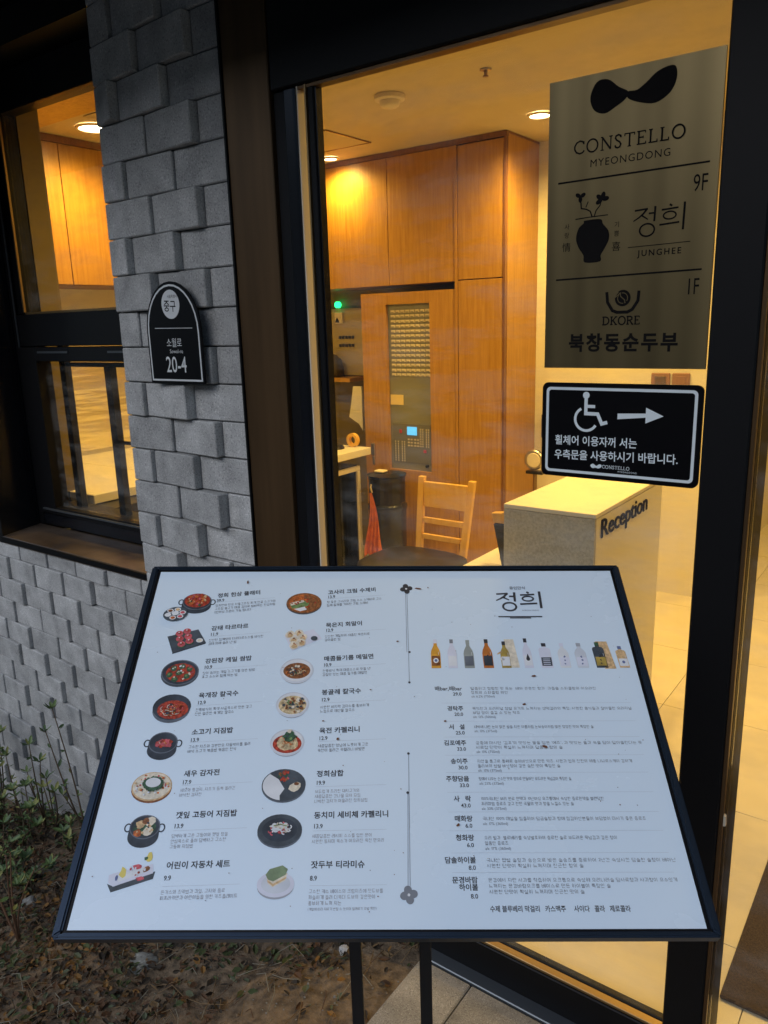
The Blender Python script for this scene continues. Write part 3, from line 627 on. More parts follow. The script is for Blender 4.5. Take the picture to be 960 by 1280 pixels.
# bin with bag, and orange cloth on a hook
t = thing('waste_bin', 'black cylindrical bin with a bag folded over its rim before the oak door', 'bin', (-2.45, 2.02, FZ))
part('body', MB().lathe([(0, .005), (.098, .005), (.104, .47), (.10, .50)], seg=28), 'bag', t, smooth=True)
part('bag_rim', MB().lathe([(.106, .455), (.110, .47), (.108, .485), (.094, .50)], seg=28), 'bag', t, smooth=True)
part('inner', MB().lathe([(.10, .50), (.100, .62), (.104, .64), (.0, .641)], seg=28), 'darkplastic', t)
part('lid', MB().lathe([(.106, .642), (.108, .652), (.06, .662), (0, .664)], (0, 0, 0), 28), 'black_gloss', t)
part('paper', MB().box(-.05, .01, -.05, .0, .664, .676), 'ivory', t, bevel=.004)
t = thing('orange_cloth', 'orange cloth hanging to a point from a hook beside the black bin', 'cloth', (-2.32, 1.7, .67))
m = MB(); rows = 14; cols = 16
for i in range(rows + 1):
    q = i / rows; wdt = .012 + .085 * q ** .8; zz = -.36 * q
    for j in range(cols + 1):
        s_ = j / cols - .5; m.v.append((s_ * wdt * 1.15 + .018 * q + .01 * math.sin(q * 5), .018 * q * math.sin(s_ * 22 + q * 2) * 1.2, zz + (.045 * abs(s_) + .02 * math.sin(s_ * 14)) * q))
for i in range(rows):
    for j in range(cols): a = i * (cols + 1) + j; m.f.append((a, a + 1, a + cols + 2, a + cols + 1)); m.m.append(0)
part('cloth', m, 'orange', t, smooth=True)
part('hook', MB().tube([(0, .01, .0), (0, .0, .03), (.004, .0, .045)], .005, 8), 'steel', t)

# ------------------------------------------------------------------ chair behind the board
ch = thing('chair', 'light wooden ladder-back chair with a dark padded seat', 'chair', (-1.84, 1.42, FZ))
L_ = lambda: LB(ch)
def bar(p, q, hw, hy): # vertical-ish post between two points, width hw, depth hy
    return L_().add([(p[0] - hw, p[1] - hy, p[2]), (p[0] + hw, p[1] - hy, p[2]), (p[0] + hw, p[1] + hy, p[2]), (p[0] - hw, p[1] + hy, p[2]),
                     (q[0] - hw, q[1] - hy, q[2]), (q[0] + hw, q[1] - hy, q[2]), (q[0] + hw, q[1] + hy, q[2]), (q[0] - hw, q[1] + hy, q[2])],
                    [(0, 3, 2, 1), (4, 5, 6, 7), (0, 1, 5, 4), (1, 2, 6, 5), (2, 3, 7, 6), (3, 0, 4, 7)])
part('post', bar((-1.972, 1.57, FZ), (-1.952, 1.62, .806), .0165, .012), 'chairwood', ch, bevel=.003)
part('post', bar((-1.765, 1.57, FZ), (-1.685, 1.62, .806), .0165, .012), 'chairwood', ch, bevel=.003)
def rail(z0, z1, xl0, xr0, xl1, xr1, y):
    return L_().add([(xl0, y - .008, z0), (xr0, y - .008, z0), (xr0, y + .008, z0), (xl0, y + .008, z0), (xl1, y - .008, z1), (xr1, y - .008, z1), (xr1, y + .008, z1), (xl1, y + .008, z1)],
                    [(0, 3, 2, 1), (4, 5, 6, 7), (0, 1, 5, 4), (1, 2, 6, 5), (2, 3, 7, 6), (3, 0, 4, 7)])
part('top_rail', rail(.665, .785, -1.937, -1.715, -1.935, -1.702, 1.612), 'chairwood', ch, bevel=.003)
part('slat', rail(.588, .615, -1.939, -1.725, -1.939, -1.722, 1.606), 'chairwood', ch, bevel=.002)
part('slat', rail(.512, .536, -1.942, -1.738, -1.941, -1.734, 1.602), 'chairwood', ch, bevel=.002)
m = MB(); n = 36; prof = [(1.0, .425), (1.02, .44), (1.0, .462), (.90, .472), (0, .476)]
pts = [(abs(math.cos(a)) ** .6 * math.copysign(1, math.cos(a)) * .225, abs(math.sin(a)) ** .6 * math.copysign(1, math.sin(a)) * .20) for a in [2 * PI * i / n for i in range(n)]]
for q, zz in prof: m.v += [(-1.87 + p[0] * q - ch.location.x, 1.40 + p[1] * q - ch.location.y, zz - FZ) for p in pts]
for i in range(len(prof) - 1): m.f += [(i * n + k, i * n + (k + 1) % n, (i + 1) * n + (k + 1) % n, (i + 1) * n + k) for k in range(n)]; m.m += [0] * n
part('seat', m, 'leather', ch, smooth=True)
part('seat_frame', L_().box(-2.03, -1.72, 1.24, 1.56, .375, .424), 'chairwood', ch, bevel=.004)
part('leg', bar((-2.02, 1.24, FZ), (-2.02, 1.26, .375), .017, .017), 'chairwood', ch, bevel=.003)
part('leg', bar((-1.73, 1.24, FZ), (-1.73, 1.26, .375), .017, .017), 'chairwood', ch, bevel=.003)

# ------------------------------------------------------------------ reception desk and what stands round it
rd = thing('reception_desk', 'cream reception desk with grey front and dark lettering on its side', 'reception desk', (-.9, 1.0, FZ))
L_ = lambda: LB(rd)
part('body', L_().box(-1.04, -.7625, .698, 1.30, FZ, .952), 'desk', rd)
part('front_panel', L_().box(-1.046, -.7635, .690, .6965, FZ, .9525), 'desk_front', rd)
part('top', L_().box(-1.047, -.761, .689, 1.302, .954, .967), 'desk', rd, bevel=.0015)
part('worktop', L_().box(-1.19, -1.048, .42, 1.30, .725, .75), 'desk', rd, bevel=.002)
part('leg_panel', L_().box(-1.18, -1.06, 1.26, 1.295, FZ, .724), 'desk', rd)
pr = Print(0, 0); pr.text('Reception', 0, 0, .078, bold=.0004, xs=1.14, space=.98, res=4)
vs = pr.mb.v; x0 = min(p[0] for p in vs); x1 = max(p[0] for p in vs)
fs = list(pr.mb.f); n = len(vs); ed = {}
for f in fs:
    for a, b in zip(f, f[1:] + f[:1]): ed[(a, b)] = 1
sides = [(a, b, b + n, a + n) for (a, b) in ed if (b, a) not in ed]
sx = .405 / (x1 - x0)
V = [Vector((-.761 + .0016, .735 + (p[0] - x0) * sx, .912 + p[1])) for p in vs] + [Vector((-.7622, .735 + (p[0] - x0) * sx, .912 + p[1])) for p in vs]
m = L_(); m.add(V, fs + sides)
part('lettering', m, mat('dark_brown_letters', (.016, .010, .006), .95, spec=.05), rd)
t = thing('menu_holder', 'dark upright menu holder with wooden top leaning on the desk riser', 'menu holder', (-1.09, .80, .75))
part('panel', LB(t).add([(-1.075, .735, .752), (-1.052, .735, .752), (-1.052, .765, .752), (-1.075, .765, .752), (-1.108, .740, .885), (-1.052, .740, .885), (-1.052, .770, .885), (-1.108, .770, .885)],
     [(0, 3, 2, 1), (4, 5, 6, 7), (0, 1, 5, 4), (1, 2, 6, 5), (2, 3, 7, 6), (3, 0, 4, 7)]), mat('dark_green_board', (.03, .025, .01), .5), t)
part('wooden_top', LB(t).prism([(-1.110, .888), (-1.052, .888), (-1.052, .935), (-1.085, .922), (-1.118, .918)], .742, .768), 'chairwood', t, bevel=.002)
t = thing('card_stack', 'small stack of pale cards lying on the cream worktop', 'card stack', (-1.11, .82, .75))
for k in range(4): part('card', LB(t).box(-1.118 + .001 * k, -1.072, .80, .86, .7505 + .006 * k, .7555 + .006 * k), 'ivory' if k % 2 == 0 else 'panelgrey', t)
t = thing('round_fan', 'round pale disc-shaped appliance on a stand, partly hidden by the black notice', 'fan', (-1.79, 2.5, FZ))
part('disc', LB(t).prism([(-1.790 + .056 * math.cos(a), .760 + .056 * math.sin(a)) for a in [i * PI / 14 for i in range(28)]], 2.46, 2.49), 'steel', t, bevel=.008)
part('ring', LB(t).prism([(-1.786 + .040 * math.cos(a), .760 + .040 * math.sin(a)) for a in [i * PI / 14 for i in range(28)]], 2.452, 2.459), 'ivory', t, bevel=.003)
part('stand', LB(t).tube([(-1.78, 2.475, FZ), (-1.785, 2.475, .702)], .012, 8), 'brass', t)
part('collar', LB(t).box(-1.83, -1.735, 2.455, 2.495, .684, .700), 'darkplastic', t)
t = thing('black_speaker', 'black box on the cream wall, mostly behind the black notice', 'speaker', (-1.75, 2.7, .95))
part('box', LB(t).box(-1.835, -1.70, 2.65, 2.714, .853, .985), 'darkplastic', t, bevel=.004)
for i, (a, b) in enumerate(((-1.258, -1.163), (-1.154, -1.066))):
    t = thing('wall_plate', ('left of the two', 'right of the two')[i] + ' brown plates on the wall between the sign and the notice', 'switch plate', ((a + b) / 2, 2.71, 1.18), 'brown wall plates')
    part('plate', LB(t).box(a, b, 2.706, 2.7155, 1.12, 1.216), mat('brown_plate', (.32, .17, .09), .4), t, bevel=.004)
    part('rocker', LB(t).box(a + .02, b - .02, 2.702, 2.7055, 1.14, 1.20), 'brass' if i == 0 else mat('brown_rocker', (.30, .16, .09), .3), t, bevel=.001)
t = thing('door_mat', 'dark brown entrance mat on the cream tiles behind the right glass', 'mat', (.2, .5, FZ))
part('carpet', LB(t).box(-.258, .75, .192, 1.15, FZ + .001, FZ + .010), 'mat', t, bevel=.003)

# ------------------------------------------------------------------ bronze directory sign on the glass
M['bronze'] = mat('brushed_bronze_film', (.215, .165, .080), .34, .85, noise=(3.2, .5, 2, (3.2, 3.2, .05)))
sg = thing('directory_sign', 'tall bronze directory sign with black lettering fixed to the glass', 'sign', (-.463, .026, 1.645))
K = 1.0165
part('plate', LB(sg).box(-.609 * K, -.3285 * K, .0225, .0275, 1.5 + (1.413 - 1.5) * K, 1.5 + (1.8845 - 1.5) * K), 'bronze', sg)
def FP(): return Print(0, .00002)
def putsign(pr, name, mats, par, y=.0222, k=K, label=None):
    mtx = Matrix.Translation(-Vector(par.location)) @ facade(y) @ Matrix(((k, 0, 0, 0), (0, k, 0, 1.5 - 1.5 * k), (0, 0, 1, 0), (0, 0, 0, 1)))
    return pr.put(name, mats, par, mtx, label=label)
p = FP()  # emblem: two beans joined in the middle
def bean(p, pts, mi=0):
    P = [Vector(q) for q in pts]; out = []; n = len(P)
    for i in range(n):
        a, b, c, d = P[i - 1], P[i], P[(i + 1) % n], P[(i + 2) % n]
        for s_ in (0, .25, .5, .75):
            out.append(.5 * ((2 * b) + (c - a) * s_ + (2 * a - 5 * b + 4 * c - d) * s_ ** 2 + (3 * b - a - 3 * c + d) * s_ ** 3))
    p.poly(out, mi)
bean(p, [(-.537, 1.850), (-.530, 1.830), (-.512, 1.822), (-.494, 1.829), (-.478, 1.838), (-.474, 1.848), (-.490, 1.858), (-.508, 1.872), (-.527, 1.871)])
bean(p, [(-.474, 1.838), (-.455, 1.829), (-.430, 1.824), (-.408, 1.835), (-.399, 1.853), (-.401, 1.870), (-.412, 1.873), (-.430, 1.868), (-.446, 1.856), (-.460, 1.848), (-.475, 1.848)])
putsign(p, 'emblem', 'ink', sg)
p = FP(); serif(p, 'CONSTELLO', -.563, 1.767, .0195, .19, .0026, xs=1.07); putsign(p, 'lettering', 'ink', sg)
p = FP(); p.text('MYEONGDONG', -.468, 1.7485, .0165, align='CENTER', space=1.16); putsign(p, 'lettering', 'ink', sg)
p = FP(); p.stroke([(-.590, 1.7245), (-.342, 1.727)], .0028); putsign(p, 'divider', 'ink', sg)
p = FP(); p.stroke([(-.590, 1.5655), (-.344, 1.569)], .0028); putsign(p, 'divider', 'ink', sg)
p = FP(); p.text('9F', -.354, 1.697, .036, align='CENTER', xs=.66); putsign(p, 'lettering', 'ink', sg)
p = FP(); p.text('1F', -.3565, 1.542, .036, align='CENTER', xs=.62); putsign(p, 'lettering', 'ink', sg)
p = FP()
bean(p, [(-.540, 1.660), (-.513, 1.660), (-.508, 1.652), (-.498, 1.640), (-.497, 1.626), (-.504, 1.612), (-.510, 1.602), (-.511, 1.592), (-.538, 1.592), (-.541, 1.604), (-.550, 1.617), (-.555, 1.632), (-.551, 1.648), (-.542, 1.656)])
p.stroke([(-.557, 1.6635), (-.535, 1.6648), (-.500, 1.6655)], .0016)
p.stroke([(-.527, 1.664), (-.531, 1.674), (-.538, 1.678), (-.547, 1.680), (-.548, 1.690)], .0022)
p.stroke([(-.539, 1.681), (-.535, 1.690)], .0016)
p.stroke([(-.524, 1.664), (-.521, 1.674), (-.514, 1.682), (-.513, 1.688)], .0018)
for a in (0, 1, 2): p.ell(-.549 + .005 * math.cos(a * 2.1 + .5), 1.699 + .0045 * math.sin(a * 2.1 + .5), .005, .0034, rot=a * 2.1 + .5, n=12)
for a in (0, 1, 2, 3): p.ell(-.511 + .006 * math.cos(a * 1.2 + .1), 1.691 + .006 * math.sin(a * 1.2 + .1), .0062, .0038, rot=a * 1.2 + .1, n=12)
putsign(p, 'vase_picture', 'ink', sg)
p = FP()
for s_, x, y, q in (('사', -.572, 1.652, .010), ('랑', -.572, 1.638, .010), ('情', -.572, 1.618, .016), ('기', -.484, 1.648, .010), ('쁨', -.484, 1.634, .010), ('喜', -.484, 1.613, .016)):
    p.text(s_, x, y, q, align='CENTER')
putsign(p, 'lettering', 'ink', sg)
p = FP()  # brush-style large word
def cub(a, b, n=10): return [(a[0] + (b[0] - a[0]) * i / n, a[1] + (b[1] - a[1]) * i / n) for i in range(n + 1)]
def jeonghui(p, ox, oy, sx, sy, w_, mi=0):
    T = lambda pts: [(ox + q[0] * sx, oy + q[1] * sy) for q in pts]
    p.stroke(T([(0, .93), (.26, .96)]), w_ * .8, mi); p.stroke(T([(.25, .97), (.17, .80), (.08, .68), (-.02, .58)]), w_, mi, taper=w_ * .5)
    p.stroke(T([(.14, .76), (.27, .60)]), w_ * .9, mi, taper=w_ * .5); p.stroke(T([(.28, .80), (.39, .80)]), w_ * .8, mi)
    p.stroke(T([(.405, 1.02), (.395, .52)]), w_, mi, taper=w_ * .9)
    p.ring(ox + .26 * sx, oy + .25 * sy, .145 * sx, .21 * sy, w_ * .8, mi)
    p.stroke(T([(.68, 1.03), (.73, .97)]), w_ * .9, mi); p.stroke(T([(.53, .87), (.85, .90)]), w_ * .8, mi)
    p.ring(ox + .69 * sx, oy + .67 * sy, .12 * sx, .125 * sy, w_ * .7, mi)
    p.stroke(T([(.50, .38), (.88, .42)]), w_ * .8, mi); p.stroke(T([(.965, 1.06), (.955, .16)]), w_, mi)
jeonghui(p, -.455, 1.624, .082, .046, .0034); putsign(p, 'lettering', 'ink', sg)
p = FP(); p.stroke([(-.464, 1.6105), (-.41, 1.6115), (-.364, 1.6125)], .0012); p.text('JUNGHEE', -.412, 1.5995, .0135, align='CENTER', bold=.0002, space=1.32); putsign(p, 'lettering', 'ink', sg)
p = FP()  # bowl emblem
p.stroke([(-.497, 1.541), (-.495, 1.524), (-.486, 1.510), (-.478, 1.507), (-.460, 1.507), (-.452, 1.511), (-.443, 1.525), (-.442, 1.541)], .0052)
p.ell(-.469, 1.530, .0135, .0135)
putsign(p, 'emblem', 'ink', sg)
p = Print(.0006, .00002)
p.stroke([(-.469 + .0125 * math.cos(a), 1.530 + .0125 * math.sin(a)) for a in [2.2 + i * .16 for i in range(6)]] + [(-.4735, 1.5385), (-.4725, 1.533), (-.469, 1.530), (-.4655, 1.527), (-.4645, 1.5215)] , .0016)
p.ring(-.469, 1.530, .0085, .0085, .0012, a0=-.6, a1=1.8); p.ring(-.469, 1.530, .0085, .0085, .0012, a0=2.5, a1=4.9)
putsign(p, 'emblem', 'bronze', sg)
p = FP(); serif(p, 'DKORE', -.503, 1.4865, .0135, .10, .0024, xs=.98); putsign(p, 'lettering', 'ink', sg)
p = FP(); p.text('북창동순두부', -.4685, 1.4545, .0325, align='CENTER', bold=.0011, space=1.20, xs=.97); putsign(p, 'lettering', 'ink', sg)

# ------------------------------------------------------------------ black accessibility notice on the glass
ac = thing('wheelchair_notice', 'black rounded notice with wheelchair symbol and arrow stuck on the glass', 'sign', (-.47, .026, 1.30))
def rrect(x0, x1, z0, z1, r, n=6):
    o = []
    for cx, cz, a0 in ((x1 - r, z1 - r, 0), (x0 + r, z1 - r, PI / 2), (x0 + r, z0 + r, PI), (x1 - r, z0 + r, 1.5 * PI)):
        o += [(cx + r * math.cos(a0 + PI / 2 * i / n), cz + r * math.sin(a0 + PI / 2 * i / n)) for i in range(n + 1)]
    return o
q = [(x * K, 1.5 + (z - 1.5) * K) for x, z in rrect(-.611, -.328, 1.215, 1.387, .011)]
part('panel', LB(ac).prism(q, .0215, .0275), 'black_sign', ac)
p = FP(); o_ = rrect(-.603, -.336, 1.223, 1.379, .008); i_ = rrect(-.598, -.341, 1.228, 1.374, .005); n = len(o_)
p.mb.add([(a, b, 0) for a, b in o_ + i_], [(i, (i + 1) % n, (i + 1) % n + n, i + n) for i in range(n)])
putsign(p, 'border', 'white_sign', ac, .0212)
p = FP(); WCX, WCZ = -.527, 1.362
p.ell(-.527, 1.3655, .0062, mi=0); p.stroke([(-.527, 1.360), (-.527, 1.333), (-.505, 1.333), (-.497, 1.316), (-.487, 1.319)], .0062)
p.stroke([(-.527, 1.346), (-.510, 1.346)], .0055)
p.ring(-.526, 1.323, .0205, .0205, .0048, a0=2.05, a1=5.75)
putsign(p, 'wheelchair_symbol', 'white_sign', ac, .0212)
p = FP(); p.poly([(-.469, 1.3355), (-.420, 1.3375), (-.420, 1.3475), (-.390, 1.334), (-.420, 1.3205), (-.420, 1.3305), (-.469, 1.3255)]); putsign(p, 'arrow', 'white_sign', ac, .0212)
p = FP(); p.text('휠체어 이용자꺼 서는', -.585, 1.2815, .0192, bold=.0003, xs=.90, rot=.012); putsign(p, 'lettering', 'white_sign', ac, .0212)
p = FP(); p.text('우측문을 사용하시기 바랍니다.', -.5855, 1.2545, .0192, bold=.0003, xs=.915, rot=.028); putsign(p, 'lettering', 'white_sign', ac, .0212)
p = FP(); serif(p, 'CONSTELLO', -.4935, 1.2365, .0058, .16, .0008, xs=1.0)
p.text('MYEONGDONG', -.4475, 1.2325, .0040, align='CENTER', space=1.25)
bean(p, [(-.515, 1.240), (-.511, 1.2355), (-.505, 1.2365), (-.500, 1.2355), (-.495, 1.238), (-.4945, 1.2425), (-.499, 1.243), (-.504, 1.240), (-.510, 1.2435)])
putsign(p, 'lettering', 'white_sign', ac, .0212)

# ------------------------------------------------------------------ house number plate on the pier
np_ = thing('number_plate', 'black arched address plate reading 20-4 on the grey brick pier', 'address plate', (-1.593, -.034, 1.50))
def arch(x0, x1, z0, zs, zt, n=16):
    cx, r = (x0 + x1) / 2, (x1 - x0) / 2
    return [(x0, z0), (x1, z0)] + [(cx + r * math.cos(PI * i / n), zs + (zt - zs) * math.sin(PI * i / n)) for i in range(n + 1)]
part('plate', LB(np_).prism(arch(-1.695, -1.489, 1.368, 1.495, 1.617), -.040, -.0335), 'black_sign', np_, bevel=.001)
def plput(p, name, m_): return p.put(name, m_, np_, Matrix.Translation(-Vector(np_.location)) @ facade(-.0403))
p = FP(); a_, b_ = arch(-1.689, -1.495, 1.374, 1.495, 1.610), arch(-1.6845, -1.4995, 1.3785, 1.495, 1.6055); n = len(a_)
p.mb.add([(x, y, 0) for x, y in a_ + b_], [(i, (i + 1) % n, (i + 1) % n + n, i + n) for i in range(n)]); plput(p, 'border', 'print_white')
p = FP(); p.ell(-1.592, 1.562, .034, .035, n=32); plput(p, 'emblem_disc', 'print_white')
p = Print(.0003, .00002); p.text('중구', -1.595, 1.556, .030, align='CENTER', bold=.0003, xs=.85, rot=-.05); p.text('서울특별시', -1.583, 1.580, .0085, align='CENTER'); plput(p, 'lettering', 'ink')
p = FP(); p.stroke([(-1.661, 1.5055), (-1.518, 1.5035)], .0014); plput(p, 'divider', 'print_white')
p = FP(); p.text('소월로', -1.591, 1.4675, .024, align='CENTER', xs=.90); plput(p, 'lettering', 'print_white')
p = FP(); p.text('Sowol-ro', -1.585, 1.4475, .0135, align='CENTER', xs=1.0); plput(p, 'lettering', 'print_white')
p = FP(); p.text('20-4', -1.590, 1.413, .056, align='CENTER', xs=.78, bold=.0002); plput(p, 'lettering', 'print_white')

# ------------------------------------------------------------------ menu board on two posts
st = thing('menu_stand', 'tilted white menu board with dish pictures and prices on two black posts', 'menu board', (-.505, -.663, 0))
BU = Vector((.808, .589, -.027)).normalized(); BV = Vector((-.490, .697, .524)); BV = (BV - BU * BV.dot(BU)).normalized(); BN = BU.cross(BV)
BC = Vector((-.533, -.618, 1.015))
BM = Matrix((BU, BV, BN)).transposed().to_4x4(); BM.translation = BC - Vector(st.location)
W2, H2 = .349, .2545
def bpart(name, mb, mats, **k):
    mb.v = [tuple(BM @ Vector(p)) for p in mb.v]; return part(name, mb, mats, st, **k)
def tri(pts):  # mitred frame side from an outline quad
    return MB().prism(pts, -.016, .0, 'z')
a, b = (W2, H2), (W2 - .0095, H2 - .0062)
for s_ in ([(-a[0], a[1]), (a[0], a[1]), (b[0], b[1]), (-b[0], b[1])], [(a[0], a[1] - .0006), (a[0], -a[1] + .0006), (b[0], -b[1] + .0006), (b[0], b[1] - .0006)],
           [(a[0], -a[1]), (-a[0], -a[1]), (-b[0], -b[1]), (b[0], -b[1])], [(-a[0], -a[1] + .0006), (-a[0], a[1] - .0006), (-b[0], b[1] - .0006), (-b[0], -b[1] + .0006)]):
    bpart('frame', tri(s_), 'frame', bevel=.002, seg=2)
m = MB(); c_ = (W2 - .0098, H2 - .0065); d_ = (W2 - .0132, H2 - .0090)
for pts in ([(-c_[0], c_[1]), (c_[0], c_[1]), (d_[0], d_[1]), (-d_[0], d_[1])], [(c_[0], c_[1]), (c_[0], -c_[1]), (d_[0], -d_[1]), (d_[0], d_[1])],
            [(c_[0], -c_[1]), (-c_[0], -c_[1]), (-d_[0], -d_[1]), (d_[0], -d_[1])], [(-c_[0], -c_[1]), (-c_[0], c_[1]), (-d_[0], d_[1]), (-d_[0], -d_[1])]): m.prism(pts, -.012, -.0035, 'z')
bpart('gasket', m, 'black')
bpart('back_tray', MB().box(-W2 + .012, W2 - .012, -H2 + .010, H2 - .010, -.0155, -.0125), 'frame')
M['sheet'] = mat('white_print_sheet', (.74, .87, .98), .35, coat=1.0, coat_rough=.22, noise=(2.2, .02, 2)); M['sheet'].node_tree.nodes['Principled BSDF'].inputs['Coat IOR'].default_value = 1.7
nt = M['sheet'].node_tree; b_ = nt.nodes['Principled BSDF']; n_ = nt.nodes.new('ShaderNodeTexNoise'); n_.inputs['Scale'].default_value = 5; n_.inputs['Detail'].default_value = 6
r_ = nt.nodes.new('ShaderNodeMapRange'); r_.inputs['To Min'].default_value = .06; r_.inputs['To Max'].default_value = .42; nt.links.new(n_.outputs['Fac'], r_.inputs['Value']); nt.links.new(r_.outputs[0], b_.inputs['Coat Roughness'])
sheet = bpart('menu_sheet', MB().box(-W2 + .0134, W2 - .0134, -H2 + .0092, H2 - .0092, -.0122, -.0040), 'sheet')
SM = Matrix.Translation(-Vector(sheet.location)) @ BM @ Matrix.Translation((0, 0, -.0040 + .00025))
# posts, foot, bracket
S0 = Vector(st.location)
for px, py, top in ((-.541, -.689, .945), (-.468, -.636, .945)):
    part('leg', LB(st).add([(px + sx * .0055 * BU.x * 1.4 - sy * .0055 * BU.y * 1.4, py + sx * .0055 * BU.y * 1.4 + sy * .0055 * BU.x * 1.4, z) for z in (.006, top) for sx, sy in ((-1, -1), (1, -1), (1, 1), (-1, 1))],
         [(0, 3, 2, 1), (4, 5, 6, 7), (0, 1, 5, 4), (1, 2, 6, 5), (2, 3, 7, 6), (3, 0, 4, 7)]), 'pole', st, bevel=.001)
bpart('bracket', MB().box(-.07, .07, -.055, -.015, -.026, -.0158).box(-.07, .07, .02, .06, -.026, -.0158), 'pole', bevel=.001)
c_ = Vector((-.5045, -.6625, 0)); BU2 = Vector((BU.x, BU.y, 0)).normalized(); BV2 = Vector((-BU2.y, BU2.x, 0))
part('base_plate', LB(st).add([c_ + BU2 * sx * .17 + BV2 * sy * .13 + Vector((0, 0, z)) for z in (.0, .006) for sx, sy in ((-1, -1), (1, -1), (1, 1), (-1, 1))],
     [(0, 3, 2, 1), (4, 5, 6, 7), (0, 1, 5, 4), (1, 2, 6, 5), (2, 3, 7, 6), (3, 0, 4, 7)]), 'pole', st, bevel=.001)

def ink(name, c, n=None): M[name] = mat('print_' + name, c, .5, noise=n); return name
for nm, c, n in (('kblack', (.04, .042, .05), None), ('kgrey', (.21, .23, .26), None), ('klight', (.36, .38, .42), None), ('kpot', (.035, .045, .06), (60, .4, 3)), ('krim', (.12, .14, .17), (60, .3, 3)),
                 ('kwhite', (.72, .74, .76), (40, .08, 3)), ('kbowl', (.60, .64, .70), (30, .1, 2)), ('kred', (.38, .045, .02), (260, .7, 4)), ('kstew', (.50, .13, .03), (300, .6, 4)), ('kpink', (.55, .10, .12), (200, .4, 3)),
                 ('kgreen', (.04, .10, .05), (260, .6, 3)), ('kleaf', (.16, .25, .09), (200, .4, 3)), ('kbrown', (.24, .09, .03), (260, .6, 4)), ('ktan', (.62, .42, .22), (240, .35, 4)), ('knoodle', (.60, .46, .26), (260, .5, 4)),
                 ('kcream', (.74, .66, .52), (180, .2, 3)), ('kmatcha', (.20, .27, .15), (120, .2, 3)), ('kslate', (.06, .075, .09), (80, .3, 3)), ('korange', (.70, .34, .04), (90, .25, 2)), ('kamber', (.50, .16, .03), (90, .3, 2)),
                 ('kglass', (.30, .33, .31), (50, .15, 2)), ('kpale', (.68, .70, .80), (50, .06, 2)), ('kgold', (.42, .30, .07), (80, .3, 2)), ('kblue', (.12, .16, .32), None), ('kyellow', (.75, .62, .15), None)): ink(nm, c, n)
PAL = ['kblack', 'kgrey', 'klight', 'kpot', 'krim', 'kwhite', 'kbowl', 'kred', 'kstew', 'kpink', 'kgreen', 'kleaf', 'kbrown', 'ktan', 'knoodle', 'kcream', 'kmatcha', 'kslate', 'korange', 'kamber', 'kglass', 'kpale', 'kgold', 'kblue', 'kyellow']
I = {n: i for i, n in enumerate(PAL)}
mm = .001
class BP(Print):
    """print on the board, millimetres"""
    def __init__(s): super().__init__(0, .00003)
    def e(s, x, y, rx, ry, c, **k): s.ell(x * mm, y * mm, rx * mm, ry * mm, I[c], **k)
    def b(s, x, y, r, c, **k):
        if k.get('ry'): k['ry'] *= mm
        s.blob(x * mm, y * mm, r * mm, I[c], **k)
    def p(s, pts, c): s.poly([(x * mm, y * mm) for x, y in pts], I[c])
    def s(s, pts, w_, c, **k): s.stroke([(x * mm, y * mm) for x, y in pts], w_ * mm, I[c], **k)
    def t(s, txt, x, y, size, c, **k): s.text(txt, x * mm, y * mm, size * mm, I[c], **k)
    def bits(s, x, y, rx, ry, n, cs, r0, r1, **k):
        for i in range(n):
            a = random.uniform(0, 2 * PI); q = math.sqrt(random.random())
            s.b(x + rx * q * math.cos(a), y + ry * q * math.sin(a), random.uniform(r0, r1), random.choice(cs), n=6, **k)
    def strands(s, x, y, rx, ry, n, cs, w_=.7):
        for i in range(n):
            a = random.uniform(0, 2 * PI); q = random.uniform(0, .75); cx, cy = x + rx * q * math.cos(a), y + ry * q * math.sin(a)
            r = random.uniform(.2, .4) * min(rx, ry); b = random.uniform(0, 2 * PI)
            s.s([(cx + r * math.cos(b + j * .5), cy + r * .8 * math.sin(b + j * .5)) for j in range(7)], w_, random.choice(cs))
    def done(s, name):
        used = sorted(set(s.mb.m)); mp = {u: i for i, u in enumerate(used)}; s.mb.m = [mp[i] for i in s.mb.m]
        return s.put(name, [PAL[u] for u in used], sheet, SM)
def pot(p, x, y, rx, ry, depth=7, col='kpot', handles=True):
    if handles:
        for q in (-1, 1): p.ring((x + q * (rx + 1.6)) * mm, (y - 1) * mm, 3.6 * mm, 4.4 * mm, 1.5 * mm, I[col])
    p.p([(x + rx * math.cos(a), y + ry * math.sin(a) * .9 - (depth if math.sin(a) < 0.02 else 0)) for a in [2 * PI * i / 32 for i in range(32)]], col)
    p.e(x, y, rx, ry, 'krim'); p.e(x, y, rx * .93, ry * .91, col)
# --- left column pictures
p = BP(); pot(p, -272, 189, 21, 15, 8); p.e(-272, 191, 18.5, 12.5, 'kred'); p.bits(-272, 192, 16, 11, 46, ['kred', 'kstew', 'kstew', 'ktan', 'kpink', 'kgreen'], 1.2, 3.0)
p.e(-299, 166, 17, 12.5, 'kslate', rot=.15); 
for i in range(6): a = i * PI / 3 + .3; x, y = -299 + 10.5 * math.cos(a), 166.5 + 7.4 * math.sin(a); p.e(x, y, 4.6, 3.5, 'kwhite'); p.e(x, y, 3.2, 2.3, ['kpink', 'ktan', 'kbrown', 'kwhite', 'kstew', 'kpink'][i])
p.e(-299, 167, 5, 3.8, 'kwhite'); p.done('dish_picture')
p = BP(); p.p([(-303, 128), (-262, 140), (-248, 118), (-291, 101)], 'kslate'); p.p([(-291, 101), (-248, 118), (-248, 116), (-291, 99)], 'kpot')
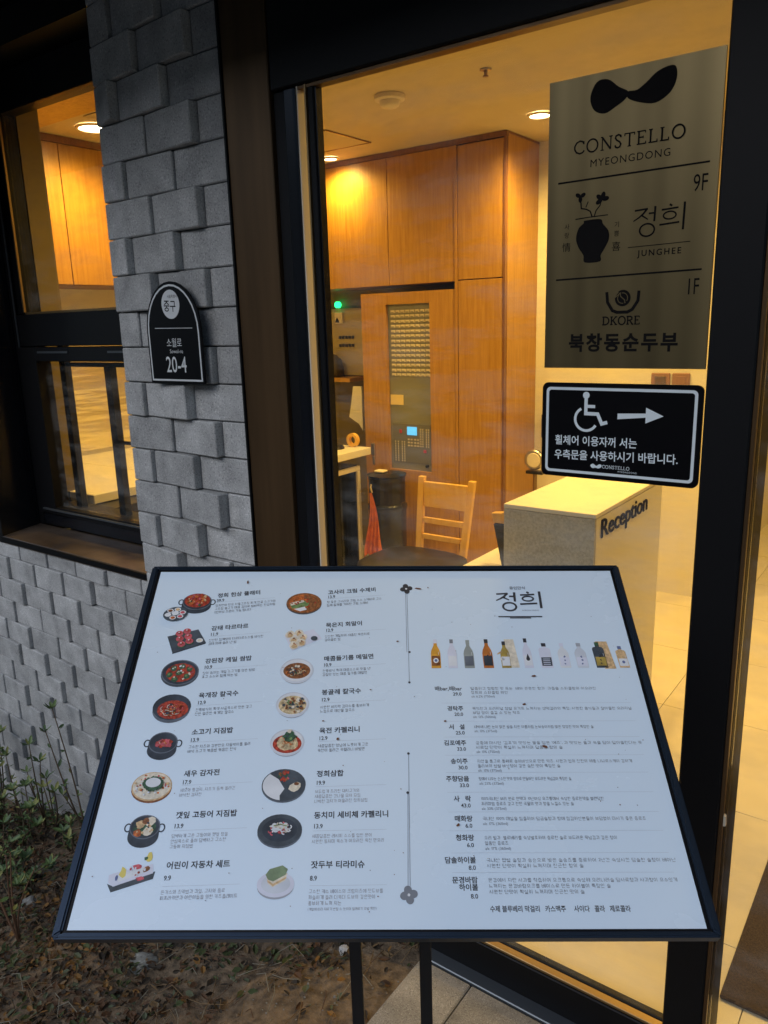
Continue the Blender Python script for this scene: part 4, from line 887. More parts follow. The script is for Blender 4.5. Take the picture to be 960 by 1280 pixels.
for i, (x, y) in enumerate(((-287, 133), (-277, 137), (-285, 124), (-274, 128), (-281, 115), (-271, 120))): p.e(x, y - 1.5, 5.8, 4.8, 'kgreen'); p.e(x, y, 5.4, 4.6, 'kpink'); p.b(x + .5, y + 1, 2.2, 'kred'); p.b(x - 1, y + 2, 1, 'kwhite')
p.e(-257, 121, 4.8, 3.6, 'kwhite'); p.e(-257, 121, 3.2, 2.3, 'kcream'); p.done('dish_picture')
p = BP(); p.e(-274.7, 67.5, 25, 20, 'kslate'); p.e(-274.7, 70, 25, 19.5, 'krim'); p.e(-274.7, 70, 23.4, 18, 'kpot'); p.e(-274, 69.5, 19.5, 14.5, 'kred')
for x, y in ((-284, 76), (-273, 79), (-263, 75), (-288, 66), (-276, 69), (-265, 64), (-280, 59)): p.b(x, y, 4.3, 'kgreen', j=.15); p.b(x - .6, y + .8, 1.8, 'kleaf')
p.bits(-274, 69, 18, 13, 16, ['kwhite', 'kpink', 'kcream'], .8, 1.7); p.done('dish_picture')
p = BP(); p.e(-275, 2, 10, 5, 'krim'); p.e(-275.8, 14, 24, 19, 'krim'); p.e(-275.8, 18, 24.5, 18.5, 'kpot'); p.e(-274, 14, 20, 13.5, 'kred'); p.strands(-275, 14, 17, 11, 60, ['kstew', 'kpink', 'kcream', 'kred', 'kstew'], .9); p.bits(-275, 14, 13, 9, 14, ['kbrown', 'kred', 'kpot'], 1, 2.2); p.done('dish_picture')
p = BP(); pot(p, -277, -32, 18, 14.5, 10); p.bits(-276, -33, 10, 5, 34, ['kpink', 'kred', 'kpink'], 1.6, 3); p.bits(-276, -33, 9, 5, 10, ['kcream', 'kstew'], .5, 1); p.done('dish_picture')
p = BP(); p.e(-279, -91, 24, 18, 'kbrown'); p.e(-279.3, -88.5, 24, 18, 'ktan'); p.e(-279.3, -88, 22.6, 16.6, 'kcream'); p.bits(-279, -88, 21, 15, 46, ['kpink', 'kstew', 'ktan', 'kwhite'], .8, 2.0)
for i in range(14): a = i * PI / 7; p.b(-278 + 9.5 * math.cos(a), -86 + 6.5 * math.sin(a), 3.0, 'kgreen')
p.e(-278, -84.5, 9, 6, 'kwhite'); p.done('dish_picture')
p = BP(); pot(p, -277, -137, 17.5, 14, 11); p.e(-277, -138, 13, 9, 'kgreen'); 
for x, y, r, c in ((-272, -131, 6, 'kcream'), (-283, -134, 5, 'ktan'), (-273, -142, 5.5, 'kcream'), (-284, -144, 4.5, 'kstew'), (-277, -130, 4, 'kbrown')): p.b(x, y, r, c, j=.2)
p.bits(-277, -138, 11, 8, 12, ['kbrown', 'ktan', 'kpot'], 1, 1.8); p.done('dish_picture')
p = BP(); q = lambda x, y: (-280 + x, -193 + y)
p.p([q(-25, -6), q(-19, -15), q(24, -1), q(25, 7), q(22, 6), q(-17, -9)], 'kslate'); p.p([q(-25, 3), q(-24, -5), q(-18, -9), q(23, 5), q(21, 15), q(-20, 5)], 'kpale'); p.p([q(-17, 3), q(-13, -4), q(17, 7), q(14, 12)], 'kwhite')
p.b(-290, -187, 4, 'kyellow', ry=6); p.b(-276, -181, 5, 'kpink', ry=2.6); p.b(-265, -184, 4, 'kbrown', ry=3); p.b(-270, -194, 4.5, 'kpink', ry=2.4); p.b(-264, -171, 4, 'kyellow', ry=6); p.b(-268, -172, 2, 'kgreen'); p.e(-296, -193, 1.5, 3, 'kblue'); p.bits(-277, -186, 12, 6, 12, ['kred', 'kwhite', 'kpink'], .7, 1.6); p.done('dish_picture')
# --- right column pictures
p = BP(); p.e(-117.4, 184, 25.3, 18.5, 'kslate'); p.e(-117.4, 186, 25.3, 18.5, 'kbrown'); p.e(-117.4, 186, 22, 15.8, 'kstew'); p.p([(-117 + 21 * math.cos(a), 186 + 15 * math.sin(a)) for a in [-1.6 + i * .19 for i in range(18)]], 'kbrown')
p.p([(-138, 184), (-118, 190), (-110, 186), (-112, 178), (-134, 176)], 'kleaf'); p.p([(-137, 186), (-119, 192), (-117, 188), (-136, 181)], 'kcream'); p.p([(-131, 175), (-114, 180), (-113, 174), (-122, 171)], 'kwhite'); p.bits(-118, 188, 18, 12, 22, ['kstew', 'kred', 'kbrown'], .9, 2); p.done('dish_picture')
p = BP(); p.p([(-140, 127), (-101, 140), (-88, 124), (-128, 104)], 'kpale')
for x, y in ((-133, 131), (-121, 133), (-127, 122), (-115, 126), (-126, 113), (-116, 117)): p.b(x, y, 6.6, 'kcream', j=.12); p.b(x + .6, y - 1.4, 4, 'ktan', j=.2); p.b(x, y + 2.4, 1.4, 'kbrown'); p.b(x + 2, y + 1, .8, 'kred')
p.e(-99, 124, 4.6, 3.8, 'kslate'); p.done('dish_picture')
def bowl(p, x, y, rx, ry, c='kbowl'): p.e(x, y - 2.4, rx * .92, ry * .93, 'klight'); p.e(x, y, rx, ry, c); p.e(x, y + .6, rx * .90, ry * .88, 'kwhite')
p = BP(); bowl(p, -119, 72, 22.5, 19.5); p.e(-119, 72, 18, 12.5, 'kbrown'); p.strands(-119, 72, 16, 10, 46, ['kbrown', 'kstew', 'knoodle', 'kpot'], 1.1); p.bits(-119, 73, 11, 6, 8, ['kcream', 'kgreen', 'ktan'], 1, 2); p.done('dish_picture')
p = BP(); bowl(p, -120.6, 21, 21.5, 18.5); p.e(-120.6, 20.5, 18, 13.5, 'knoodle'); p.strands(-120.6, 20.5, 16, 11, 40, ['knoodle', 'kcream', 'ktan'], .9); p.bits(-120.6, 20.5, 16.5, 12, 26, ['kbrown', 'kslate', 'kcream', 'kbrown'], 1.3, 2.5); p.bits(-121, 23, 6, 4, 9, ['kleaf', 'kgreen', 'kred'], .8, 1.8); p.done('dish_picture')
p = BP(); bowl(p, -122.8, -32, 21.5, 18); p.e(-122.8, -34, 18, 12.5, 'kred'); p.b(-122.5, -33, 14, 'knoodle', ry=10, j=.1, n=14); p.strands(-122.5, -32, 12, 9, 40, ['knoodle', 'ktan', 'kstew'], .9); p.b(-121, -24.5, 8.5, 'kgreen', ry=6.5, j=.25, n=12); p.bits(-121, -24, 6, 5, 8, ['kleaf', 'kgreen', 'kslate'], 1, 2); p.b(-121, -17.5, 3, 'kcream'); p.done('dish_picture')
p = BP(); p.e(-122.3, -89, 26, 20, 'krim'); p.e(-122.3, -87, 26.2, 20, 'kslate'); p.p([(-122.3 + 25 * math.cos(a), -87 + 19 * math.sin(a)) for a in [2.35 + i * .16 for i in range(15)]] + [(-126, -100), (-121, -92), (-129, -80)], 'kwhite')
p.bits(-122, -76, 7, 6, 20, ['kred', 'kgreen', 'kpink', 'kbrown'], 1.2, 2.4); p.b(-109, -90, 7.5, 'kcream', ry=5.5, rot=.6, j=.12); p.e(-107, -86, 3, 2, 'kbrown'); p.done('dish_picture')
p = BP(); p.e(-122, -143, 25.5, 18.5, 'krim'); p.e(-122, -141, 25.5, 18.5, 'kslate'); p.e(-122, -140.5, 20, 13.5, 'kpot'); p.strands(-122, -141, 17, 9, 26, ['kpink', 'kred', 'kpink'], 1.4); p.strands(-122, -139.5, 16, 7, 56, ['kwhite', 'kcream', 'kwhite'], 1.3); p.s([(-129, -137), (-121, -135.5), (-113, -137.5)], 1, 'kleaf'); p.done('dish_picture')
p = BP(); p.e(-121, -202, 20, 13.5, 'klight'); p.e(-121, -200, 20.5, 13.5, 'kpale'); p.e(-121, -199.5, 16, 10, 'kbowl'); p.p([(-132, -191), (-130, -199), (-124, -203), (-111, -196), (-109, -188)], 'kcream'); p.p([(-131, -195), (-124, -199.5), (-110, -192), (-110, -194), (-124, -202), (-130, -197.5)], 'ktan'); p.p([(-133, -190), (-129, -184), (-115, -180), (-109, -184), (-111, -190), (-124, -197), (-130, -195)], 'kmatcha'); p.done('dish_picture')

# --- dish names, prices, descriptions
LCOL = [('정희 한상 플래터', '39.9', ['정희만의 한우 차돌고추장 찌개 전골 소고기와', '고추장 불고기 매콤 김치로 쌈싸먹는 한상차림', '2인이상 주문이 가능 합니다']),
        ('감태 타르타르', '11.9', ['신선한 참깨향의 타르타르소스를 바삭한', '감태 위에 올려 낸 쌈']),
        ('강된장 케일 쌈밥', '10.9', ['장이 숨쉬는 케일 소고기를 얹은 쌈밥', '표고 소스와 함께 먹는 밥']),
        ('육개장 칼국수', '12.9', ['전통방식의 특색 사골육수로 만든 깊고', '진한 얼큰한 육개장 칼국수']),
        ('소고기 지짐밥', '13.9', ['고소한 치즈와 강원한우 차돌박이를 올려', '바삭 소고기 볶음밥 볶음인 한식']),
        ('새우 감자전', '17.9', ['새우와 통감자, 치즈가 듬뿍 올라간', '바삭한 감자전']),
        ('깻잎 고등어 지짐밥', '13.9', ['담백하게 구운 고등어와 깻잎 향을', '안심육수로 풀어 담백하고 고소한', '고등어 지짐밥']),
        ('어린이 자동차 세트', '9.9', ['돈가스와 주먹밥과 과일, 교자와 음료', '파프리카면과 어린이들을 위한 키즈플레이트'])]
RCOL = [('고사리 크림 수제비', '13.9', ['향 좋은 고사리와 크림 소스 수제비로 고소', '함께 들깨를 가미한 크림 수제비']),
        ('묵은지 회말이', '12.9', ['신선한 계절회와 새콤한 묵은지로', '감아올린 쌈']),
        ('매콤들기름 메밀면', '10.9', ['전통방식 특제 매콤소스로 맛을 낸', '감칠맛 있는 매콤 들기름 메밀면']),
        ('봉골레 칼국수', '12.9', ['시원한 바지락 감자수를 풍부하게', '느낌으로 해산물 칼국수']),
        ('육전 카펠리니', '12.9', ['새콤달콤한 양념에 노릇하게 구운', '육전이 올라간 카펠리니 비빔면']),
        ('정희삼합', '19.9', ['부드럽게 조리한 돼지고기와', '새콤달콤한 갓나물 무쳐 무침', '나박한 김치가 어울리진 정희삼합']),
        ('동치미 세비체 카펠리니', '13.9', ['새콤달콤한 레시피 소스를 입힌 문어', '시원한 동치미 육수가 어우러진 육전 면요리']),
        ('잣두부 티라미슈', '8.9', ['고소한 캐슈 베이스의 크림치즈에 잣두부를', '까슬하게 올려 더욱더 두부의 깊은맛이', '풍부하게 느껴 지는', '(계절에 따라 재료가 변할 수 있으며 알레르기 유발 확인)'])]
YR = [(199.2, 190.4, 181.5), (140.9, 131, 121.5), (86.8, 77.3, 68.5), (34, 23.5, 13.5), (-18.5, -29, -38), (-73.4, -84, -93.5), (-124.1, -136.5, -147.5), (-180.5, -193.5, -208)]
YR2 = [(204.6, 196.5, 187.5), (145.9, 137.5, 127.5), (90.1, 80.5, 71.5), (38.2, 27.5, 17), (-16.8, -27, -37), (-73.9, -85, -95.5), (-124.5, -137, -148), (-180, -194, -207.5)]
def item(col, ys_, x, rot0, rot1):
    for k, (ttl, pr_, ds) in enumerate(col):
        y0, y1, y2 = ys_[k]; rt = rot0 + (rot1 - rot0) * k / 7
        xs_ = 1.02
        p = BP(); p.t(ttl, x, y0, 9.2, 'kblack', bold=.011 * 0 + .00000, rot=rt, xs=xs_, space=1.02) if False else None
        p.z = 0; vs, fs = text_mesh(ttl, 8.6, bold=.19, xs=1.02, space=1.03); c, s_ = math.cos(rt), math.sin(rt)
        p.mb.add([((x + v[0] * c - v[1] * s_) * mm, (y0 + v[0] * s_ + v[1] * c) * mm, 0) for v in vs], fs, I['kblack']); p.done('dish_name')
        p = BP(); p.t(pr_, x - .2, y1, 7.2, 'kblack', rot=rt, bold=.0001, xs=.9); p.done('price')
        p = BP(); p.s([(x, y2 + 6.0), (x + 84, y2 + 6.0 + 84 * math.tan(rt))], .18, 'klight')
        for j, t_ in enumerate(ds): small_print(p, t_, (x - .5) * mm, (y2 - j * 6.0) * mm, (4.9 if not t_.startswith('(') else 3.4) * mm, I['kgrey' if k < 5 else 'klight'], rot=rt, xs=.93)  # lower dishes' text inked paler, standing for sky glare on the sheet
        p.done('description')
item(LCOL, YR, -244, .105, .03)
item(RCOL, YR2, -84, .085, .01)
# --- divider ornament
for yy, r_, lst in ((211.7, 6.6, (195, 101.4)), (-211.2, 7.2, (-197, -47.3))):
    p = BP(); xx = 30.3 if yy > 0 else 24
    for a in range(4): p.e(xx + 4.9 * math.cos(a * PI / 2 + .2), yy + 4.9 * math.sin(a * PI / 2 + .2), r_ * .66, r_ * .60, 'kgrey' if yy < 0 else 'kblack', rot=a * PI / 2 + .2)  # lower flower greyed as if washed out by glare
    p.e(xx, yy, 1.5, 1.5, 'kwhite'); p.done('flower_ornament')
p = BP(); p.s([(29.2, 205), (28.8, 101)], .55, 'kgrey'); p.s([(31.2, 205), (31.0, 53.5)], .55, 'kgrey'); p.e(32.5, 101.4, 1.6, 1.6, 'kblack'); p.e(31, 53.5, 1.6, 1.6, 'kblack')
p.s([(27.5, -47.3), (25.5, -204)], .55, 'kgrey'); p.s([(25.5, -97), (23.2, -204)], .55, 'kgrey'); p.e(27.3, -47.3, 1.6, 1.6, 'kblack'); p.e(25.3, -97.1, 1.6, 1.6, 'kblack'); p.done('divider_line')
# --- logo
p = BP(); jeonghui(p, .161, .170, .065, .034, .0036, I['kblack']); p.t('동인만식', 193, 212.2, 6.4, 'kgrey', align='CENTER', bold=.0001)
p.t('KOREAN DINING', 207, 171.5, 3.4, 'klight', align='CENTER', xs=.9); p.s([(160, 160.5), (222, 160.5)], 2.0, 'kblack'); p.s([(176, 158.2), (206, 158.2)], 1.6, 'kblack'); p.done('logo')
# --- bottles
def bottle(x, h, w_, body, label, cap, kind='wine', mark=None):
    p = BP(); y = 75.5; r = w_ / 2
    if kind == 'wine': pf = [(r, 0), (r, .50), (r * .85, .62), (r * .36, .78), (r * .32, 1)]
    elif kind == 'soju': pf = [(r * .9, 0), (r, .04), (r, .60), (r * .72, .72), (r * .34, .80), (r * .34, 1)]
    else: pf = [(r, 0), (r, .74), (r * .8, .80), (r * .36, .82), (r * .36, 1)]
    lean = -.045 * (x - 60) / 260
    P_ = [(x + q + h * f * lean, y + h * f) for q, f in pf] + [(x - q + h * f * lean, y + h * f) for q, f in pf[::-1]]
    p.p(P_, body); p.p([(x - r * .38 + h * lean * .9, y + h * .86), (x + r * .38 + h * lean * .9, y + h * .86), (x + r * .38 + h * lean, y + h), (x - r * .38 + h * lean, y + h)], cap)
    p.p([(x - r * .86, y + h * .08), (x + r * .86, y + h * .08), (x + r * .86, y + h * .42), (x - r * .86, y + h * .42)], label)
    if mark == 'disc': p.e(x, y + h * .26, r * .55, r * .62, 'kwhite'); p.e(x, y + h * .26, r * .3, r * .34, 'kblue')
    if mark == 'drop': p.e(x, y + h * .30, r * .42, r * .5, 'kblack'); p.p([(x - r * .38, y + h * .33), (x + r * .38, y + h * .33), (x, y + h * .48)], 'kblack')
    if mark == 'lines':
        for i in range(4): p.s([(x - r * .6, y + h * (.14 + .07 * i)), (x + r * .6, y + h * (.14 + .07 * i))], 1.0, 'kpale')
    if mark == 'script':
        for i in range(3): p.b(x, y + h * (.16 + .14 * i), 1.5, 'kblue' if label == 'kpale' else 'kblack', n=5, j=.6)
    p.s([(x + r * .62, y + h * .45), (x + r * .60, y + h * .56)], .5, 'kwhite'); p.done('bottle_picture')
p = BP(); p.p([(166, 76), (180, 76), (176, 122), (163, 122)], 'kcream'); p.b(156, 100, 5, 'ktan', ry=1.5, rot=.6); p.b(158, 90, 3, 'kcream'); p.done('backdrop_picture')
p = BP(); p.p([(294, 74), (309, 74), (304, 118), (288, 118)], 'ktan'); p.done('backdrop_picture')
bottle(67.9, 46.7, 13, 'korange', 'kbrown', 'kpale', mark='disc'); bottle(90.4, 46.6, 12.5, 'kpale', 'kwhite', 'kgrey', mark=None); bottle(112.8, 45.3, 13.5, 'kglass', 'krim', 'kglass')
bottle(138.5, 46.6, 13.5, 'kamber', 'kpot', 'kblack', mark='script'); bottle(162.5, 43, 12.5, 'kgold', 'kwhite', 'kblack', mark=None); bottle(192.8, 47.9, 12, 'kpale', 'kwhite', 'kblack', mark='drop')
bottle(217.4, 39.9, 16, 'kpale', 'kslate', 'kblack', 'flask', 'lines'); bottle(241.9, 39.9, 14.5, 'kwhite', 'kpale', 'kpale', 'soju', 'script'); bottle(265.4, 39.9, 15.5, 'kbowl', 'kpale', 'klight', 'soju', 'script')
bottle(291, 41.2, 15.5, 'kslate', 'kgold', 'kgreen', 'flask', 'script'); bottle(320.9, 34.6, 13.5, 'ktan', 'kwhite', 'kblue', 'flask', 'disc')
# --- drinks list
DR = [('배bar,배bar', '29.0', 43.7, ['달콤하고 청량한 맛 또는  배의 은은한 향과  과즙을 스파클링의 어우러진', '정희의 스파클링 와인', 'alc 6.2% (750ml)']),
      ('경탁주', '20.0', 14.2, ['묵직한과 오리지널 참쌀 요거트 느껴지는 생막걸리의 특징. 시원한 음식들과 잘어울린 오리지널', '부담 없이 즐길 수 있는 탁주', 'alc 12% (500ml)']),
      ('서   설', '25.0', -11.8, ['새벽에 내린 눈이 맑은 쌀을 지은 이름처럼 눈보송이처럼 맑은 청정한 맛이 특징인 술', 'alc 13% (375ml)']),
      ('김포예주', '33.0', -33.7, ["궁중에 마시던 '김포'의 맛있는 물을 담은 '예주', 과 맛있는 율과 쑥을 담아 달아올린다는 뜻", '사로잡 단맛이 확실히 느껴지며 달콤한 향의 술', 'alc 13% (750ml)']),
      ('송이주', '30.0', -58.0, ['자연을 통고로 통째로 송이버섯으로 만든 약주. 시원과 입의 진한의 해풍 나뉘르스케이 강하게', '올리브의 쌉쌀 버섯향이 깊은 숨한 맛이 특징인 술', 'alc 13% (375ml)']),
      ('주향담을', '33.0', -80.4, ['땅에서 나오는 순수한 맛의 향으로 만들어진 부드러운 목넘김이 특징인 술', 'alc 25% (375ml)']),
      ('사   락', '43.0', -105.0, ['100%국내산 보리 원료 현맥과 10년이상 오크통에서 숙성한 증류원액을 블렌딩한', '프리미엄 증류주 깊고 진한 곡물의 맛과 향을 느낄수 있는 술', 'alc 33% (375ml)']),
      ('매화랑', '6.0', -128.7, ['국내산 100% 매실을 침출하여 담금술향과 향에 첨감하신분들이 부담없이 마시기 좋은 증류주', 'alc 17% (360ml)']),
      ('청화랑', '6.0', -150.6, ['우리 쌀과  블루베리를 숙성발효하여 증류한 술로 부드러운 목넘김과 깊은 향이', '일품인 증류주', 'alc 17% (360ml)']),
      ('담솔하이볼', '8.0', -175.3, ['국내산 햅쌀 솔잎과 송순으로 빚은 솔송주를 증류하여 2년간 숙성시킨 담솔한 솔향이 배어난', '시원한 단맛이 확실히 느껴지며 진근한 향의 술']),
      ('문경바람', '8.0', -196.5, ['문경에서 자란 사과를 착즙하여 오크통으로 숙성해 우리나라술 담사로향과 사과향이 우수있게', '느껴지는 문경바람오크를 베이스로 만든 하이볼이 특징인 술', '시원한 단맛이 확실히 느껴지며 진근한 맛의 술'])]
ENDS = [276, 316, 262, 318, 300, 222, 256, 300, 262, 322, 318]
for k, (nm, pr_, y, ds) in enumerate(DR):
    p = BP(); p.z = 0; vs, fs = text_mesh(nm, 7.6, bold=.10 if k == 0 else .16, align='RIGHT'); p.mb.add([((99.5 + v[0]) * mm, (y + v[1]) * mm, 0) for v in vs], fs, I['kblack'])
    if k == 10:
        vs, fs = text_mesh('하이볼', 7.6, bold=.17, align='RIGHT'); p.mb.add([((99.5 + v[0]) * mm, (y - 7.5 + v[1]) * mm, 0) for v in vs], fs, I['kblack'])
    p.done('drink_name')
    p = BP(); p.t(pr_, 98.6, y - (8.0 if k < 10 else 16.5), 6.6, 'kblack', align='RIGHT', bold=.0001); p.done('price')
    p = BP(); xs_ = (ENDS[k] - 111) / small_print(p, ds[0], 0, 0, 4.8, 0, measure=True)
    for j, t_ in enumerate(ds): small_print(p, t_, 111 * mm, (y - j * 6.1 + .4) * mm, (4.8 if not t_.startswith('alc') else 4.6) * mm, I['kgrey'], xs=xs_ if not t_.startswith('alc') else .95)
    p.s([(72, y + 8.2), (316, y + 8.2)], .16, 'klight') if k else None
    p.done('description')
p = BP(); p.z = 0; vs, fs = text_mesh('수제 블루베리 막걸리   카스맥주     사이다   콜라   제로콜라', 7.0, bold=.12); wdt = max(v[0] for v in vs); q = 150 / wdt
p.mb.add([((110 + v[0] * q) * mm, (-226 + v[1]) * mm, 0) for v in vs], fs, I['kblack']); p.done('footer_line')
# dirt and petals fallen on the sheet
mb = MB()
def fleck(x, y, r, c, e=1.0, rot=0):
    n = 6; P_ = []
    for i in range(n):
        a = 2 * PI * i / n; q = r * random.uniform(.6, 1.3); P_.append(SM @ Vector(((x + q * e * math.cos(a) * math.cos(rot) - q * math.sin(a) * math.sin(rot)) * mm, (y + q * e * math.cos(a) * math.sin(rot) + q * math.sin(a) * math.cos(rot)) * mm, .0012 + random.uniform(0, .0003))))
    mb.add([v + Vector(sheet.location) + S0 - Vector((-.5, -.6, 1)) for v in P_], [tuple(range(n))], c)
for i in range(60): fleck(random.uniform(-325, 330), random.uniform(-235, 238), random.uniform(.35, .8), random.choice((0, 0, 1)))
for x, y, r, e, rt in ((48, 211, 1.6, 3.5, -.1), (62, 213, 1.1, 1, 0), (196, 62, 1.7, 2, .1), (196, -39, 2.3, 1.5, -.6), (82, -136, 1.5, 1.6, .5), (-60, -28, 2, 1.2, 1.3), (-203, 224, 1.2, 2.6, 1.5), (16, 118, 1.3, 1.5, .4), (-80, -3, 1.3, 1.2, 0), (-20, 42, 1.1, 1.4, 0), (75, -4, 1.2, 1.4, 0), (178, 20, 1.2, 2.5, .3)):
    fleck(x, y, r, 0, e, rt)
t = link('fallen_petals', None, None, (-.5, -.6, 1)); tag(t, 'small brown petals and dirt flecks scattered on the white menu board', 'debris')
D.objects.remove(t)
me = mb.mesh('fallen_petals', ['rust', 'kgrey']); t = link('fallen_petals', me, None, (-.5, -.6, 1)); tag(t, 'small brown petals and dirt flecks scattered on the white menu board', 'debris'); t['kind'] = 'stuff'

# ------------------------------------------------------------------ planting bed: litter, stones, twigs and small evergreen shoots
LM = [mat('litter_' + n, c, .8) for n, c in (('brown', (.085, .042, .018)), ('tan', (.15, .095, .042)), ('dark', (.030, .021, .012)), ('green', (.050, .068, .020)), ('grey_green', (.085, .10, .055)), ('ochre', (.20, .10, .022)), ('pale', (.20, .18, .13)))]
lb = MB(); rnd = random.Random(3)
def gz(x, y): return soil_z(x, y) + min(1, max(0, (-.90 - x) * 6)) * (.022 * mn.noise((x * 5, y * 5, 0)) + .010 * mn.noise((x * 17, y * 17, 3)))
def leaf(mb_, x, y, z, L, Wd, yaw, pit, rol, mi, curl=.25):
    A = Matrix.Rotation(yaw, 3, 'Z') @ Matrix.Rotation(pit, 3, 'Y') @ Matrix.Rotation(rol, 3, 'X')
    P_ = [(-L / 2, 0, 0), (-L * .15, Wd / 2, curl * Wd), (L * .25, Wd * .42, curl * Wd), (L / 2, 0, .1 * L), (L * .25, -Wd * .42, curl * Wd), (-L * .15, -Wd / 2, curl * Wd), (0, 0, -.05 * Wd), (L * .25, 0, 0)]
    vs = [A @ Vector(p) + Vector((x, y, z)) for p in P_]
    mb_.add(vs, [(0, 6, 1), (6, 7, 2, 1), (7, 3, 2), (0, 5, 6), (6, 5, 4, 7), (7, 4, 3)], mi)
n = 0
while n < 24000:
    x = rnd.uniform(-4.2, -.90); y = rnd.uniform(-1.7, .15)
    d = mn.noise((x * 2.2, y * 2.2, 7)) * 1.1 + .55 + (.30 if x < -1.55 else -.45 * max(0, (x + 1.35) * 2.2))
    if rnd.random() > d: continue
    mi = rnd.choice((0, 0, 1, 2, 2, 3, 4, 5, 0, 2) if mn.noise((x * 3, y * 3, 1)) < .1 else (3, 3, 4, 0, 2, 2, 1, 3))
    L = rnd.uniform(.010, .030) * (1.25 if rnd.random() < .12 else 1)
    leaf(lb, x, y, gz(x, y) + rnd.uniform(.001, .016), L, L * rnd.uniform(.35, .65), rnd.uniform(0, 6.3), rnd.gauss(0, .35), rnd.gauss(0, .5), mi); n += 1
for k in range(1900):   # stalks and needles
    x = rnd.uniform(-4, -.92); y = rnd.uniform(-1.6, .12); a = rnd.uniform(0, PI); L = rnd.uniform(.03, .13); z = gz(x, y) + .012
    lb.tube([(x, y, z), (x + L * .5 * math.cos(a), y + L * .5 * math.sin(a), gz(x, y) + .022), (x + L * math.cos(a + .2), y + L * math.sin(a + .2), gz(x + L * math.cos(a), y + L * math.sin(a)) + .010)], .0011, 4, rnd.choice((0, 1, 1, 6)), cap=False)
me = lb.mesh('leaf_litter', LM); o = link('leaf_litter', me); tag(o, 'fallen brown and green leaves covering the soil of the planting bed', 'leaf litter'); o['kind'] = 'stuff'
gb = MB()   # grit
for k in range(2600):
    x = rnd.uniform(-3.2, -.9); y = rnd.uniform(-1.2, .13); r = rnd.uniform(.0012, .004) * (1.8 if rnd.random() < .04 else 1); z = gz(x, y) + r * .3
    ps = [(x + r * rnd.uniform(.7, 1.2) * a, y + r * rnd.uniform(.7, 1.2) * b, z + r * c) for a, b, c in ((1, 0, 0), (0, 1, 0), (-1, 0, 0), (0, -1, 0), (0, 0, .8), (0, 0, -.8))]
    gb.add(ps, [(0, 1, 4), (1, 2, 4), (2, 3, 4), (3, 0, 4), (1, 0, 5), (2, 1, 5), (3, 2, 5), (0, 3, 5)], rnd.choice((0, 0, 1, 2)))
me = gb.mesh('grit', [M['soil'], LM[6], mat('grit_grey', (.20, .19, .17), .9)]); o = link('grit', me); tag(o, 'sandy grit and small pebbles lying on the soil', 'gravel'); o['kind'] = 'stuff'
def rock(x, y, r, h, label, col=(.26, .235, .20), zoff=0):
    bm = bmesh.new(); bmesh.ops.create_icosphere(bm, subdivisions=3, radius=1)
    for v in bm.verts:
        q = 1 + .28 * mn.noise(v.co * 1.3 + Vector((x * 9, y * 9, 0))) + .06 * mn.noise(v.co * 5)
        v.co = Vector((v.co.x * r * q, v.co.y * r * .8 * q, v.co.z * h * q))
    me = D.meshes.new('rock'); bm.to_mesh(me); bm.free(); me.materials.append(concrete('rock_surface', col, tuple(c * 1.5 for c in col), tuple(c * .55 for c in col), 90))
    o = link('rock', me, None, (x, y, gz(x, y) + zoff)); tag(o, label, 'stone'); return o
rock(-2.42, -.16, .06, .022, 'flat grey stone half buried in the litter left of the menu board', (.12, .11, .095), -.006)
rock(-2.26, -.30, .030, .022, 'small pale angular stone in the litter left of the menu board', (.20, .195, .18))
rock(-1.60, -.33, .045, .014, 'small grey stone under the bottom edge of the menu board', (.20, .20, .18))
rock(-1.10, -.07, .016, .012, 'tiny white pebble on the sand by the left post', (.5, .5, .5), .004)
GM = [mat('shoot_' + n, c, .55) for n, c in (('dark_green', (.055, .10, .032)), ('green', (.095, .15, .042)), ('yellow_green', (.21, .22, .06)))]
STEM = mat('brown_stem', (.085, .055, .030), .8)
def shoot(x, y, stems, label, group='small evergreen shoots along the brick wall', leafy=1.0, colr=STEM):
    z0 = gz(x, y); t = thing('shrub', label, 'shrub', (x, y, z0), group)
    sm = MB(); lm = MB()
    for (dx, dy, h, tuft) in stems:
        pts = [(0, 0, -.01)]; bend = rnd.uniform(-.02, .02)
        for i in range(1, 7): q = i / 6; pts.append((dx * q ** 1.2 + bend * math.sin(q * 3), dy * q + bend * .5 * math.sin(q * 4), h * q))
        sm.tube(pts, .0042, 6, r1=.0018)
        for q in range(int(tuft * leafy)):
            a = 2 * PI * q / max(3, tuft) + rnd.uniform(-.3, .3); L = rnd.uniform(.028, .044); e = pts[-1]
            leaf(lm, e[0] + L * .45 * math.cos(a), e[1] + L * .45 * math.sin(a), e[2] + L * .22, L, L * .36, a, -rnd.uniform(.3, .9), rnd.uniform(-.4, .4), rnd.choice((0, 1, 1, 2)), .12)
        for q in range(int(16 * leafy)):
            i = rnd.randint(1, 5); e = pts[i]; a = rnd.uniform(0, 2 * PI); L = rnd.uniform(.018, .034)
            if rnd.random() < .55: leaf(lm, e[0] + L * .5 * math.cos(a), e[1] + L * .5 * math.sin(a), e[2] + .008, L, L * .42, a, -rnd.uniform(0, .8), rnd.uniform(-.6, .6), rnd.choice((0, 0, 1, 2)), .15)
    sm_me = sm.mesh('stem', [colr]); link('stem', sm_me, t)
    for pl in sm_me.polygons: pl.use_smooth = True
    if lm.v: o = link('foliage', lm.mesh('foliage', GM), t); o['kind'] = 'stuff'
    return t
shoot(-2.50, .06, [(-.155, .02, .50, 7), (-.20, .0, .395, 5), (-.09, -.02, .17, 4)], 'tallest bare-stemmed shoots topped with leaf tufts, just left of the menu board')
